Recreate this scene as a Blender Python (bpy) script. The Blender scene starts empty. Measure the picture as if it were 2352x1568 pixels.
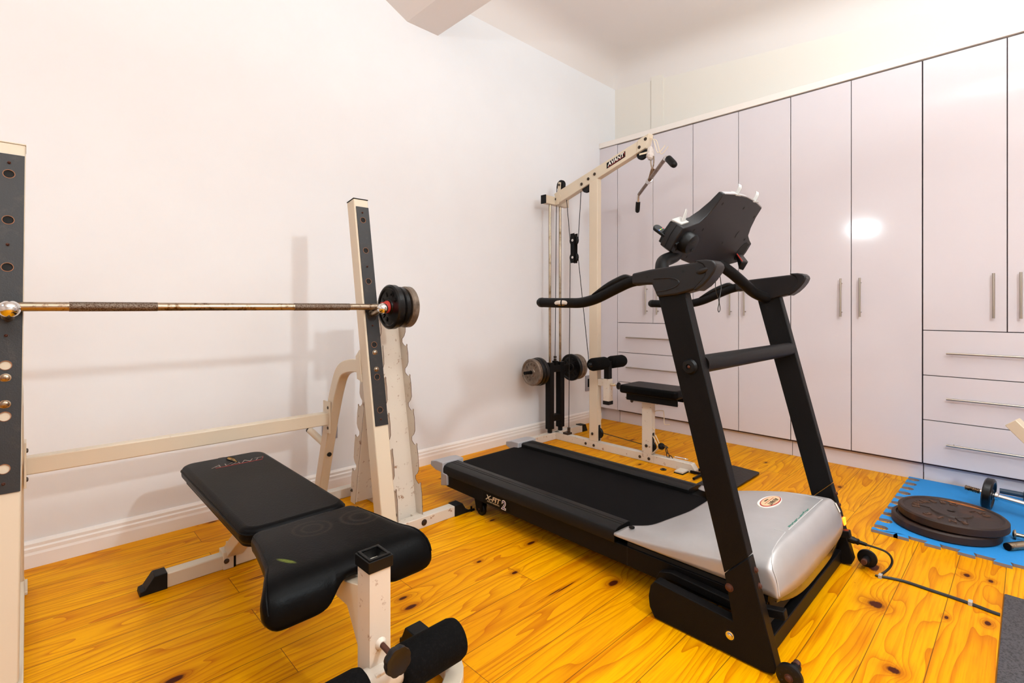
import bpy, bmesh, math, random
from mathutils import Vector, Matrix
random.seed(7)
SC = bpy.context.scene
COL = SC.collection
PI = math.pi

# ------------------------------------------------------------------ camera, world, lights, exposure
cam_d = bpy.data.cameras.new('camera'); cam = bpy.data.objects.new('camera', cam_d); COL.objects.link(cam)
cam.location = (0, 0, 1.05)
cam.rotation_euler = (PI/2, 0, math.radians(46.0 - 90.0))
cam_d.sensor_width = 36; cam_d.sensor_fit = 'HORIZONTAL'
cam_d.lens = 36*1152/2352
cam_d.shift_y = -78/2352
cam_d.clip_start = 0.02
SC.camera = cam
SC.view_settings.view_transform = 'Standard'; SC.view_settings.look = 'None'
SC.view_settings.gamma = 1; SC.view_settings.use_curve_mapping = False
SC.view_settings.exposure = 0.76
world = bpy.data.worlds.new('world'); SC.world = world; world.use_nodes = True
world.node_tree.nodes['Background'].inputs[0].default_value = (1.0, .93, .88, 1)
world.node_tree.nodes['Background'].inputs[1].default_value = 0.25

def area(name, loc, target, size, power, color, size_y=None):
    l = bpy.data.lights.new(name, 'AREA'); l.energy = power; l.color = color
    l.shape = 'RECTANGLE' if size_y else 'DISK'; l.size = size
    if size_y: l.size_y = size_y
    o = bpy.data.objects.new(name, l); COL.objects.link(o); o.location = loc
    o.rotation_euler = (Vector(target)-Vector(loc)).to_track_quat('-Z', 'Y').to_euler()
    return o
def point(name, loc, r, power, color):
    l = bpy.data.lights.new(name, 'POINT'); l.energy = power; l.color = color; l.shadow_soft_size = r
    o = bpy.data.objects.new(name, l); COL.objects.link(o); o.location = loc
    return o
LAMP = (.81, .93, .975)
area('bounce_uplight', (-0.2, -0.5, 2.2), (-0.2, -0.5, 5), 0.5, 52, LAMP)
area('fill_light_centre', (1.9, -0.1, 2.45), (2.3, 0.5, 5), 0.5, 46, LAMP)  # added fill light out of view, brightens the far corner and ceiling
point('stand_lamp', (1.18, -0.72, 2.0), 0.05, 62, LAMP)
area('wall_lamp', (-1.5, 1.8, 2.26), (1.5, 1.2, 0.9), 0.34, 8, LAMP, 0.16)

# ------------------------------------------------------------------ materials
def srgb(r, g, b):
    f = lambda c: (c/255/12.92) if c/255 <= .04045 else ((c/255+.055)/1.055)**2.4
    return (f(r), f(g), f(b), 1)
MATS = {}
class NT:
    def __init__(s, name):
        s.m = bpy.data.materials.new(name); s.m.use_nodes = True; s.t = s.m.node_tree
        s.b = s.t.nodes['Principled BSDF']; MATS[name] = s.m
    def n(s, typ, **kw):
        x = s.t.nodes.new(typ)
        for k, v in kw.items(): setattr(x, k, v)
        return x
    def l(s, a, b): s.t.links.new(a, b)
    def coord(s, scale=(1, 1, 1), kind='Object'):
        tc = s.n('ShaderNodeTexCoord'); mp = s.n('ShaderNodeMapping'); mp.inputs['Scale'].default_value = scale
        s.l(tc.outputs[kind], mp.inputs[0]); return mp.outputs[0]
    def noise(s, vec, scale, detail=4, rough=.6, dist=0):
        x = s.n('ShaderNodeTexNoise'); x.inputs['Scale'].default_value = scale; x.inputs['Detail'].default_value = detail
        x.inputs['Roughness'].default_value = rough; x.inputs['Distortion'].default_value = dist
        if vec is not None: s.l(vec, x.inputs['Vector'])
        return x.outputs['Fac']
    def ramp(s, fac, stops):
        x = s.n('ShaderNodeValToRGB'); e = x.color_ramp.elements
        e[0].position, e[0].color = stops[0]; e[1].position, e[1].color = stops[-1]
        for p, c in stops[1:-1]:
            q = e.new(p); q.color = c
        s.l(fac, x.inputs[0]); return x.outputs[0]
    def math(s, op, a, b=None, c=None, clamp=False):
        x = s.n('ShaderNodeMath', operation=op, use_clamp=clamp)
        for i, v in enumerate((a, b, c)):
            if v is None: continue
            if isinstance(v, (int, float)): x.inputs[i].default_value = v
            else: s.l(v, x.inputs[i])
        return x.outputs[0]
    def mix(s, fac, a, b, blend='MIX'):
        x = s.n('ShaderNodeMix', data_type='RGBA', blend_type=blend)
        for i, v in ((0, fac), (6, a), (7, b)):
            if isinstance(v, (int, float)): x.inputs[i].default_value = v
            elif isinstance(v, tuple): x.inputs[i].default_value = v
            else: s.l(v, x.inputs[i])
        return x.outputs[2]
    def bump(s, h, strength=.3, dist=.01):
        x = s.n('ShaderNodeBump'); x.inputs['Strength'].default_value = strength; x.inputs['Distance'].default_value = dist
        s.l(h, x.inputs['Height']); s.l(x.outputs[0], s.b.inputs['Normal'])
def mat(name, color, rough=.5, metal=0, noise=None, bump=None, spec=None, emit=None, coat=None):
    """noise=(scale, second colour, low, high); bump=(scale, strength)"""
    s = NT(name); s.b.inputs['Base Color'].default_value = color
    s.b.inputs['Roughness'].default_value = rough; s.b.inputs['Metallic'].default_value = metal
    if spec is not None: s.b.inputs['IOR'].default_value = 1+spec*1.0
    if coat is not None: s.b.inputs['Coat Weight'].default_value = coat; s.b.inputs['Coat Roughness'].default_value = .12
    v = s.coord()
    if noise:
        f = s.noise(v, noise[0], 6, .65)
        c = s.ramp(f, [(noise[2], color), (noise[3], noise[1])]); s.l(c, s.b.inputs['Base Color'])
    if bump:
        s.bump(s.noise(v, bump[0], 3, .6), bump[1], .002)
    if emit:
        s.b.inputs['Emission Color'].default_value = emit[0]; s.b.inputs['Emission Strength'].default_value = emit[1]
    return s.m
WALL = mat('wall_paint', srgb(233, 231, 232), .55, noise=(1.4, srgb(229, 226, 227), .35, .75), bump=(90, .05))
CEIL = mat('ceiling_paint', srgb(226, 218, 214), .7)
BACKW = mat('cream_wall_paint', srgb(228, 220, 210), .7)
TRIM = mat('trim_gloss', srgb(236, 226, 218), .35)
CAB = mat('cabinet_gloss', srgb(216, 207, 210), .10, spec=.45, noise=(.9, srgb(212, 202, 205), .3, .8))
GAP = mat('cabinet_shadow_gap', srgb(70, 50, 55), .8)
CREAM = mat('cream_powder_coat', srgb(211, 194, 171), .34, noise=(38, srgb(150, 105, 62), .70, .78), bump=(140, .05))
CREAMW = mat('chipped_white_coat', srgb(212, 199, 184), .38, noise=(34, srgb(139, 92, 55), .61, .70), bump=(120, .08))
BLKM = mat('black_textured_coat', srgb(14, 12, 12), .45, noise=(700, srgb(30, 28, 28), .5, .62), bump=(600, .25), spec=.2)
BLKP = mat('black_plastic', srgb(14, 13, 13), .4, bump=(900, .12), spec=.32)
BLKS = mat('satin_dark_plastic', srgb(26, 23, 24), .4, bump=(900, .1), spec=.35)
VINYL = mat('black_vinyl', srgb(9, 8, 8), .36, noise=(5, srgb(16, 14, 14), .45, .7), bump=(170, .3), spec=.14)
RUBBER = mat('black_rubber', srgb(14, 13, 13), .55, noise=(20, srgb(26, 24, 23), .5, .75), spec=.3)
FOAM = mat('black_foam', srgb(9, 8, 8), .9, noise=(160, srgb(22, 20, 20), .5, .7), bump=(220, .5), spec=.2)
BELT = mat('running_belt', srgb(10, 8, 9), .7, noise=(2.5, srgb(16, 14, 14), .4, .7), bump=(500, .15), spec=.15)
STEEL = mat('worn_chrome', srgb(168, 150, 130), .32, 1, noise=(55, srgb(96, 70, 46), .52, .66))
CHROME = mat('chrome', srgb(225, 222, 220), .14, 1, noise=(60, srgb(150, 130, 105), .6, .75))
RODM = mat('guide_rod_chrome', srgb(176, 158, 136), .25, 1, noise=(14, srgb(120, 96, 66), .5, .7))
KNURL = mat('knurled_steel', srgb(132, 118, 106), .5, 1, noise=(260, srgb(84, 62, 48), .45, .6), bump=(700, .5))
NICKEL = mat('brushed_nickel', srgb(178, 168, 156), .3, 1)
IRONB = mat('black_enamel_iron', srgb(14, 13, 14), .3, .3, noise=(40, srgb(84, 72, 64), .62, .75), bump=(60, .2))
IRONG = mat('worn_grey_iron', srgb(128, 112, 98), .42, .5, noise=(35, srgb(86, 72, 60), .45, .7), bump=(80, .2))
RUSTP = mat('rusty_iron', srgb(46, 30, 23), .55, .2, noise=(7, srgb(92, 50, 22), .55, .74), bump=(90, .3))
RUST = mat('rusty_screw', srgb(84, 48, 36), .6, .5)
BOLT = mat('dark_bolt_steel', srgb(72, 62, 54), .35, .8)
PLATEM = mat('dark_steel_plate', srgb(33, 30, 30), .42, .1, noise=(30, srgb(52, 44, 40), .55, .72), bump=(250, .2))
SILV = mat('silver_plastic', srgb(182, 177, 176), .34, .35, noise=(4, srgb(172, 166, 164), .4, .7))
SILVD = mat('grey_plastic_cap', srgb(168, 164, 166), .4, .1)
BLACK = mat('black_void', srgb(8, 7, 7), .8)
WPLAS = mat('white_plastic', srgb(172, 168, 164), .4)
BTNM = mat('mirror_button', srgb(214, 206, 196), .12, 1)
REDP = mat('red_plastic', srgb(196, 60, 50), .4)
CABLE = mat('black_cable', srgb(14, 12, 12), .45)
OUTM = mat('grey_outlet', srgb(150, 146, 150), .45)
LWHT = mat('label_white', srgb(238, 230, 220), .5)
LRED = mat('label_red', srgb(176, 52, 44), .5)
LBLK = mat('label_black', srgb(9, 8, 8), .5, spec=.2)
LTAN = mat('label_tan', srgb(222, 184, 142), .4)
LBLUE = mat('label_blue', srgb(58, 40, 110), .4)
BRASS = mat('chrome_letters', srgb(220, 205, 180), .25, .6)
YCAP = mat('glossy_dark_skirt', srgb(70, 62, 50), .12, .1)
AMBER = mat('amber_switch', srgb(255, 90, 20), .3, emit=(srgb(255, 80, 10), 6))
GREYMAT = mat('grey_rubber_mat', srgb(72, 68, 71), .6, noise=(160, srgb(40, 37, 39), .48, .56), bump=(170, .8))
TAPE = mat('clear_tape', srgb(205, 192, 184), .3, bump=(70, .8))
CREAMH = mat('cream_hook', srgb(226, 208, 180), .35)
BTNR = mat('button_red', srgb(200, 40, 40), .4); BTNG = mat('button_green', srgb(40, 150, 90), .4)
BTNY = mat('button_yellow', srgb(220, 180, 40), .4); BTNB = mat('button_blue', srgb(60, 110, 210), .4)

def floor_material():
    s = NT('pine_floor')
    tc = s.n('ShaderNodeTexCoord'); sep = s.n('ShaderNodeSeparateXYZ'); s.l(tc.outputs['Object'], sep.inputs[0])
    X, Y = sep.outputs[0], sep.outputs[1]
    PITCH = .1398
    v = s.math('DIVIDE', s.math('SUBTRACT', Y, .07), PITCH)
    row = s.math('FLOOR', v); fr = s.math('SUBTRACT', v, row)
    par = s.math('FLOORED_MODULO', row, 2)
    off = s.math('MULTIPLY_ADD', par, 1.25, -.56)
    h = s.math('FRACT', s.math('MULTIPLY', s.math('SINE', s.math('MULTIPLY', row, 12.9898)), 43758.5))
    jit = s.math('MULTIPLY', s.math('MULTIPLY', h, par), .9)
    xx = s.math('DIVIDE', s.math('ADD', s.math('ADD', X, off), jit), 2.5)
    colm = s.math('FLOOR', xx); fx = s.math('SUBTRACT', xx, colm)
    idn = s.math('FRACT', s.math('MULTIPLY', s.math('SINE', s.math('ADD', s.math('MULTIPLY', row, 78.233), s.math('MULTIPLY', colm, 37.719))), 2647.3))
    # knots: (x, y, rx, ry)
    K = [(1.616,1.551,.03,.012),(1.606,1.107,.035,.018),(1.388,1.422,.02,.01),(1.65,1.85,.022,.01),(.976,1.578,.026,.012),(.967,1.513,.03,.014),
         (2.65,.176,.022,.014),(2.659,.108,.018,.01),(2.159,.382,.035,.03),(1.804,.277,.022,.02),(2.297,.1,.022,.012),(.651,2.787,.03,.009),
         (.298,1.68,.034,.018),(1.342,1.586,.016,.008),(2.948,1.821,.022,.01),(2.24,.2,.016,.008),(2.46,.44,.045,.022),(2.36,1.62,.02,.01),
         (1.50,2.32,.03,.012),(1.83,2.52,.018,.009),(3.1,.95,.03,.015),(3.42,.78,.025,.012),(2.9,1.0,.02,.012),(3.3,1.5,.03,.013),
         (.86,1.98,.014,.006),(1.9,2.25,.02,.01),(3.45,2.2,.03,.012),(3.6,1.25,.02,.01),(1.455,1.215,.075,.0035),(1.40,1.222,.05,.003),(.645,2.095,.05,.0035),(.66,2.085,.04,.003)]
    ksum = None; kpush = None
    for (kx, ky, rx, ry) in K:
        dx = s.math('DIVIDE', s.math('SUBTRACT', X, kx), rx); dy = s.math('DIVIDE', s.math('SUBTRACT', Y, ky), ry)
        d2 = s.math('ADD', s.math('MULTIPLY', dx, dx), s.math('MULTIPLY', dy, dy))
        g = s.math('DIVIDE', 1.0, s.math('ADD', 1.0, d2))
        ksum = g if ksum is None else s.math('MAXIMUM', ksum, g)
    def vec(a, b, c):
        x = s.n('ShaderNodeCombineXYZ')
        for i, q in enumerate((a, b, c)):
            if isinstance(q, (int, float)): x.inputs[i].default_value = q
            else: s.l(q, x.inputs[i])
        return x.outputs[0]
    shift = s.math('MULTIPLY', idn, 37.0)
    big = s.noise(vec(s.math('ADD', s.math('MULTIPLY', X, .75), shift), s.math('MULTIPLY', Y, 5.5), shift), 1.0, 2, .5)
    # growth rings: contours of a stretched noise field plus the bulge round each knot
    field = s.math('ADD', s.math('MULTIPLY', big, 13.0), s.math('MULTIPLY', ksum, 4.5))
    field = s.math('ADD', field, s.math('MULTIPLY', Y, 24.0))
    ring = s.math('FRACT', field)
    ring = s.math('POWER', ring, 4.0)
    wob = s.noise(vec(s.math('MULTIPLY', X, 3.0), s.math('MULTIPLY', Y, 90.0), shift), 1.0, 3, .6)
    fine = s.noise(vec(s.math('MULTIPLY', X, 7.0), s.math('MULTIPLY', Y, 260.0), shift), 1.0, 3, .7)
    blot = s.noise(vec(s.math('ADD', s.math('MULTIPLY', X, 1.1), shift), s.math('MULTIPLY', Y, 6.0), 0), 1.6, 2, .5)
    base = s.ramp(idn, [(0, srgb(229, 152, 0)), (.5, srgb(238, 166, 0)), (1, srgb(222, 142, 0))])
    c = s.mix(s.math('MULTIPLY', ring, .72), base, srgb(180, 84, 0))
    c = s.mix(s.math('MULTIPLY', s.math('SUBTRACT', wob, .48, clamp=True), 2.0), c, srgb(178, 84, 0))
    c = s.mix(s.math('MULTIPLY', s.math('SUBTRACT', fine, .55, clamp=True), 1.8), c, srgb(160, 74, 0))
    c = s.mix(s.math('MULTIPLY', s.math('SUBTRACT', blot, .56, clamp=True), 3.6, clamp=True), c, srgb(186, 92, 0))
    kd = s.n('ShaderNodeMapRange'); kd.inputs[1].default_value = .12; kd.inputs[2].default_value = .5; s.l(ksum, kd.inputs[0])
    c = s.mix(s.math('MULTIPLY', kd.outputs[0], .6), c, srgb(156, 66, 0))
    kn = s.n('ShaderNodeMapRange'); kn.inputs[1].default_value = .58; kn.inputs[2].default_value = .76
    s.l(s.math('ADD', ksum, s.math('MULTIPLY', s.math('SUBTRACT', wob, .5), .35)), kn.inputs[0])
    c = s.mix(kn.outputs[0], c, srgb(70, 24, 8))
    seam = s.math('LESS_THAN', s.math('MINIMUM', fr, s.math('SUBTRACT', 1.0, fr)), .0085)
    sj = s.math('LESS_THAN', fx, .0008)
    ln = s.math('MAXIMUM', seam, sj)
    c = s.mix(s.math('MULTIPLY', ln, .8), c, srgb(84, 44, 14))
    s.l(c, s.b.inputs['Base Color'])
    s.b.inputs['Roughness'].default_value = .42
    s.b.inputs['IOR'].default_value = 1.16
    s.bump(s.math('SUBTRACT', s.math('MULTIPLY', wob, .25), ln), .2, .003)
    return s.m
FLOOR = floor_material()
def bluefoam():
    s = NT('blue_foam'); v = s.coord()
    f = s.noise(v, 9, 8, .75)
    edge = s.noise(v, 60, 3, .6)
    c = s.ramp(s.math('ADD', s.math('MULTIPLY', f, .8), s.math('MULTIPLY', edge, .2)), [(.60, srgb(30, 136, 208)), (.67, srgb(72, 92, 110))])
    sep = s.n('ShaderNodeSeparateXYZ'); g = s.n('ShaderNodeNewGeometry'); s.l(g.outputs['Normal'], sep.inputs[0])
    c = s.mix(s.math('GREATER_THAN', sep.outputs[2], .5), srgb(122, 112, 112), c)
    s.l(c, s.b.inputs['Base Color']); s.b.inputs['Roughness'].default_value = .75
    s.bump(edge, .3, .003); return s.m
BLUE = bluefoam()
def seatvinyl():
    s = NT('seat_vinyl'); v = s.coord()
    f = s.noise(v, 5, 4, .6)
    c = s.ramp(f, [(.45, srgb(8, 7, 7)), (.7, srgb(15, 13, 13))])
    tc = s.n('ShaderNodeTexCoord'); sep = s.n('ShaderNodeSeparateXYZ'); s.l(tc.outputs['Object'], sep.inputs[0])
    # pale green smear left by chalk
    px, py = s.math('SUBTRACT', sep.outputs[0], -.143), s.math('SUBTRACT', sep.outputs[1], -.280)
    dx = s.math('DIVIDE', s.math('ADD', s.math('MULTIPLY', px, .514), s.math('MULTIPLY', py, -.857)), .032)
    dy = s.math('DIVIDE', s.math('ADD', s.math('MULTIPLY', px, .857), s.math('MULTIPLY', py, .514)), .008)
    d = s.math('ADD', s.math('MULTIPLY', dx, dx), s.math('MULTIPLY', dy, dy))
    m = s.math('MULTIPLY', s.math('SUBTRACT', 1.0, d, clamp=True), s.noise(v, 120, 3, .7))
    c = s.mix(s.math('MULTIPLY', m, 1.3, clamp=True), c, srgb(120, 128, 52))
    for cx, cy, rr in ((-.020, -.140, .052), (.120, -.160, .056)):      # dusty prints left by round plates
        ax, ay = s.math('SUBTRACT', sep.outputs[0], cx), s.math('SUBTRACT', sep.outputs[1], cy)
        rad = s.math('SQRT', s.math('ADD', s.math('MULTIPLY', ax, ax), s.math('MULTIPLY', ay, ay)))
        for r_ in (rr, rr*.55):
            band = s.math('SUBTRACT', 1.0, s.math('DIVIDE', s.math('ABSOLUTE', s.math('SUBTRACT', rad, r_)), .007), clamp=True)
            c = s.mix(s.math('MULTIPLY', s.math('MULTIPLY', band, s.noise(v, 90, 3, .8)), .35), c, srgb(92, 76, 66))
    s.l(c, s.b.inputs['Base Color'])
    s.b.inputs['Roughness'].default_value = .36; s.b.inputs['IOR'].default_value = 1.15
    s.bump(s.noise(v, 170, 3, .6), .25, .002); return s.m
SEATV = seatvinyl()

# ------------------------------------------------------------------ mesh helpers (all coordinates are room metres)
class MB:
    def __init__(s): s.v = []; s.f = []
    def add(s, vs, fs):
        o = len(s.v); s.v += [Vector(p) for p in vs]; s.f += [tuple(i+o for i in f) for f in fs]; return s
    def box(s, a, b):
        x0, y0, z0 = a; x1, y1, z1 = b
        return s.add([(x0,y0,z0),(x1,y0,z0),(x1,y1,z0),(x0,y1,z0),(x0,y0,z1),(x1,y0,z1),(x1,y1,z1),(x0,y1,z1)],
                     [(0,3,2,1),(4,5,6,7),(0,1,5,4),(1,2,6,5),(2,3,7,6),(3,0,4,7)])
    def bar(s, p, q, w, h, up=(0,0,1)):
        """box beam from p to q, w across, h along 'up'"""
        p = Vector(p); q = Vector(q); d = (q-p).normalized(); side = d.cross(Vector(up)).normalized(); u = side.cross(d).normalized()
        c = []
        for e in (p, q):
            for a, b in ((-1,-1),(1,-1),(1,1),(-1,1)): c.append(e+side*a*w/2+u*b*h/2)
        return s.add(c, [(0,1,2,3)[::-1],(4,5,6,7),(0,1,5,4),(1,2,6,5),(2,3,7,6),(3,0,4,7)])
    def hull8(s, c): return s.add(c, [(0,3,2,1),(4,5,6,7),(0,1,5,4),(1,2,6,5),(2,3,7,6),(3,0,4,7)])
    def prism(s, poly, axis, a, b):
        """poly: 2-D points in the plane normal to axis ('x': (y,z), 'y': (x,z), 'z': (x,y)), from a to b along axis"""
        n = len(poly)
        def P(p, t):
            return {'x': (t, p[0], p[1]), 'y': (p[0], t, p[1]), 'z': (p[0], p[1], t)}[axis]
        ar = sum(poly[i][0]*poly[(i+1)%n][1]-poly[(i+1)%n][0]*poly[i][1] for i in range(n))
        pl = list(poly)
        if (ar < 0) != (axis == 'y'): pl.reverse()
        vs = [P(p, a) for p in pl]+[P(p, b) for p in pl]
        fs = [tuple(range(n))[::-1], tuple(range(n, 2*n))]+[(i, (i+1)%n, n+(i+1)%n, n+i) for i in range(n)]
        return s.add(vs, fs)
    def cyl(s, p, q, r, seg=20, r2=None):
        p = Vector(p); q = Vector(q); d = (q-p).normalized(); r2 = r if r2 is None else r2
        a = d.orthogonal().normalized(); b = d.cross(a)
        vs = []
        for e, rr in ((p, r), (q, r2)):
            for i in range(seg):
                t = 2*PI*i/seg; vs.append(e+(a*math.cos(t)+b*math.sin(t))*rr)
        fs = [tuple(range(seg))[::-1], tuple(range(seg, 2*seg))]+[(i, (i+1)%seg, seg+(i+1)%seg, seg+i) for i in range(seg)]
        return s.add(vs, fs)
    def lathe(s, prof, p, axis, seg=40):
        """prof: (distance along axis, radius) pairs"""
        p = Vector(p); d = Vector(axis).normalized(); a = d.orthogonal().normalized(); b = d.cross(a)
        vs = []; n = len(prof)
        for t, r in prof:
            for i in range(seg):
                g = 2*PI*i/seg; vs.append(p+d*t+(a*math.cos(g)+b*math.sin(g))*max(r, 1e-5))
        fs = []
        for k in range(n-1):
            for i in range(seg):
                j = (i+1) % seg; fs.append((k*seg+i, k*seg+j, (k+1)*seg+j, (k+1)*seg+i))
        fs.append(tuple(range(seg))[::-1]); fs.append(tuple(range((n-1)*seg, n*seg)))
        return s.add(vs, fs)
    def ringlathe(s, prof, p, axis, seg=40):
        """closed profile, no caps"""
        p = Vector(p); d = Vector(axis).normalized(); a = d.orthogonal().normalized(); b = d.cross(a)
        vs = []; n = len(prof)
        for t, r in prof:
            for i in range(seg):
                g = 2*PI*i/seg; vs.append(p+d*t+(a*math.cos(g)+b*math.sin(g))*r)
        fs = []
        for k in range(n):
            k2 = (k+1) % n
            for i in range(seg):
                j = (i+1) % seg; fs.append((k*seg+i, k*seg+j, k2*seg+j, k2*seg+i))
        return s.add(vs, fs)
    def tube(s, path, r, seg=10, closed=False, cap=True):
        P = [Vector(p) for p in path]; n = len(P); rr = r if isinstance(r, (list, tuple)) else [r]*n
        T = []
        for i in range(n):
            if closed: t = P[(i+1)%n]-P[i-1]
            else: t = P[min(i+1, n-1)]-P[max(i-1, 0)]
            T.append(t.normalized())
        u = T[0].orthogonal().normalized(); vs = []
        for i in range(n):
            u = (u-T[i]*u.dot(T[i])).normalized(); w = T[i].cross(u)
            for k in range(seg):
                g = 2*PI*k/seg; vs.append(P[i]+(u*math.cos(g)+w*math.sin(g))*rr[i])
        fs = []
        for i in range(n if closed else n-1):
            j = (i+1) % n
            for k in range(seg):
                m = (k+1) % seg; fs.append((i*seg+k, i*seg+m, j*seg+m, j*seg+k))
        if cap and not closed: fs.append(tuple(range(seg))[::-1]); fs.append(tuple(range((n-1)*seg, n*seg)))
        return s.add(vs, fs)
    def rtube(s, path, w, h, side=(1,0,0)):
        """rectangular tube swept along path lying in the plane normal to 'side'"""
        P = [Vector(p) for p in path]; n = len(P); sd = Vector(side).normalized(); vs = []
        for i in range(n):
            t = (P[min(i+1, n-1)]-P[max(i-1, 0)]).normalized(); u = sd.cross(t).normalized()
            for a, b in ((-1,-1),(1,-1),(1,1),(-1,1)): vs.append(P[i]+sd*a*w/2+u*b*h/2)
        fs = [(0,1,2,3)[::-1], tuple(4*(n-1)+k for k in range(4))]
        for i in range(n-1):
            for k in range(4):
                m = (k+1) % 4; fs.append((4*i+k, 4*i+m, 4*i+4+m, 4*i+4+k))
        return s.add(vs, fs)
    def sphere(s, c, r, seg=20, rings=12):
        c = Vector(c); return s.lathe([(-r*math.cos(PI*i/rings), r*math.sin(PI*i/rings)) for i in range(rings+1)], c, (0,0,1), seg)
    def grid(s, rows, closed_u=False):
        m = len(rows); n = len(rows[0]); vs = [p for r in rows for p in r]; fs = []
        for i in range(m-1):
            for j in range(n if closed_u else n-1):
                k = (j+1) % n; fs.append((i*n+j, i*n+k, (i+1)*n+k, (i+1)*n+j))
        return s.add(vs, fs)

def spline(pts, sub=6):
    P = [Vector(p) for p in pts]; out = []
    for i in range(len(P)-1):
        p0 = P[max(i-1, 0)]; p1 = P[i]; p2 = P[i+1]; p3 = P[min(i+2, len(P)-1)]
        for k in range(sub):
            t = k/sub
            out.append(.5*((2*p1)+(p2-p0)*t+(2*p0-5*p1+4*p2-p3)*t*t+(3*p1-p0-3*p2+p3)*t*t*t))
    out.append(P[-1]); return out

def root_of(p):
    while p is not None and p.parent is not None: p = p.parent
    return p
def obj(name, mb, m, parent=None, bevel=0, seg=2, subsurf=0, angle=35, smooth=True, at=None, kind=None):
    me = bpy.data.meshes.new(name)
    r = root_of(parent); o0 = r.location.copy() if r is not None else (Vector(at) if at is not None else Vector())
    me.from_pydata([tuple(v-o0) for v in mb.v], [], mb.f); me.validate()
    bm = bmesh.new(); bm.from_mesh(me); bmesh.ops.remove_doubles(bm, verts=bm.verts, dist=1e-6)
    bmesh.ops.recalc_face_normals(bm, faces=bm.faces); bm.to_mesh(me); bm.free()
    if smooth:
        me.shade_smooth(); me.set_sharp_from_angle(angle=math.radians(angle))
    me.materials.append(m)
    o = bpy.data.objects.new(name, me); COL.objects.link(o)
    if parent is not None: o.parent = parent
    elif at is not None: o.location = at
    if bevel:
        b = o.modifiers.new('bevel', 'BEVEL'); b.width = bevel; b.segments = seg; b.limit_method = 'ANGLE'; b.angle_limit = math.radians(angle)
        b.harden_normals = False
    if subsurf:
        b = o.modifiers.new('sub', 'SUBSURF'); b.levels = subsurf; b.render_levels = subsurf
    if kind: o['kind'] = kind
    return o
def tag(o, label, cat, group=None):
    o['label'] = label; o['category'] = cat
    if group: o['group'] = group
    return o
def thing(name, loc, label, cat, group=None):
    o = bpy.data.objects.new(name, None); COL.objects.link(o); o.location = loc; o.empty_display_size = .1
    return tag(o, label, cat, group)
def struct(name, mb, m, **kw): return obj(name, mb, m, kind='structure', **kw)
def bx(a, b): return MB().box(a, b)
def bolt(parent, p, axis, r=.009, name='bolt', m=None):
    d = Vector(axis).normalized()
    return obj(name, MB().lathe([(0, r*1.25), (.0015, r*1.25), (.002, r*.95), (.006, r*.85), (.008, r*.45)], p, d, 14), m or BOLT, parent)
def text(name, body, m, parent, loc, xdir, ydir, size, depth=.0008, shear=0, align='CENTER', squash=1.0, bold=0.0):
    c = bpy.data.curves.new(name, 'FONT'); c.body = body; c.size = size; c.extrude = depth; c.shear = shear
    c.align_x = align; c.align_y = 'CENTER'; c.offset = bold
    t = bpy.data.objects.new('tmp_text', c); COL.objects.link(t)
    dg = bpy.context.evaluated_depsgraph_get(); me = bpy.data.meshes.new_from_object(t.evaluated_get(dg))
    COL.objects.unlink(t); bpy.data.objects.remove(t); bpy.data.curves.remove(c)
    X = Vector(xdir).normalized(); Y = Vector(ydir); Y = (Y-X*Y.dot(X)).normalized(); Z = X.cross(Y)
    M = Matrix(((X.x*squash, Y.x, Z.x, 0), (X.y*squash, Y.y, Z.y, 0), (X.z*squash, Y.z, Z.z, 0), (0,0,0,1)))
    r = root_of(parent); M = Matrix.Translation(Vector(loc)-r.location) @ M
    me.transform(M); me.materials.clear(); me.materials.append(m); me.name = name
    o = bpy.data.objects.new(name, me); COL.objects.link(o); o.parent = parent
    return o

# ------------------------------------------------------------------ the room
YW = 2.82; XB = 4.12
struct('floor', bx((-3, -3, -.1), (XB+.1, YW+.1, 0)), FLOOR)
struct('wall_left', bx((-3, YW, 0), (XB+.1, YW+.1, 3.9)), WALL)
struct('wall_back', bx((XB, -3, 0), (XB+.1, YW, 3.9)), BACKW)
struct('wall_right', bx((-3, -3.1, 0), (XB+.1, -3, 3.9)), WALL)
struct('wall_front', bx((-3.1, -3.1, 0), (-3, YW+.1, 3.9)), WALL)
def ceil_z(y): return 3.37-.10*(YW-y)
# ceiling with a soft cove where it meets the walls
cv = MB(); rows = []
ys = [YW, YW-.03, YW-.08, YW-.16, YW-.28, 1.5, 0, -3]
xs = [XB, XB-.03, XB-.08, XB-.16, XB-.28, 2.5, 1, -3]
dr = [.20, .125, .065, .02, 0, 0, 0, 0]
for j, y in enumerate(ys): rows.append([(x, y, ceil_z(y)-max(dr[i], dr[j])) for i, x in enumerate(xs)])
cv.grid(rows)
rows2 = [[(x, y, ceil_z(y)+.3) for x in xs] for y in ys]; cv.grid(rows2)
struct('ceiling', cv, CEIL, angle=80)
struct('trim_1', MB().prism([(1.775, 2.908), (2.018, 2.908), (2.018, 3.75), (.7, 3.75), (.7, 3.42)], 'y', -3, YW), CEIL, smooth=False)
struct('trim_2', bx((XB-.012, 2.30, 2.58), (XB, 2.42, 3.35)), BACKW)
def baseboard(name, y):
    p = [(y, 0), (y-.022, 0), (y-.022, .052), (y-.019, .062), (y-.019, .076), (y-.014, .082), (y-.014, .094), (y-.006, .104), (y, .106)]
    return MB().prism(p, 'x', -3, 3.87)
struct('baseboard_left', baseboard('b', YW), TRIM, smooth=False)

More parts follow.
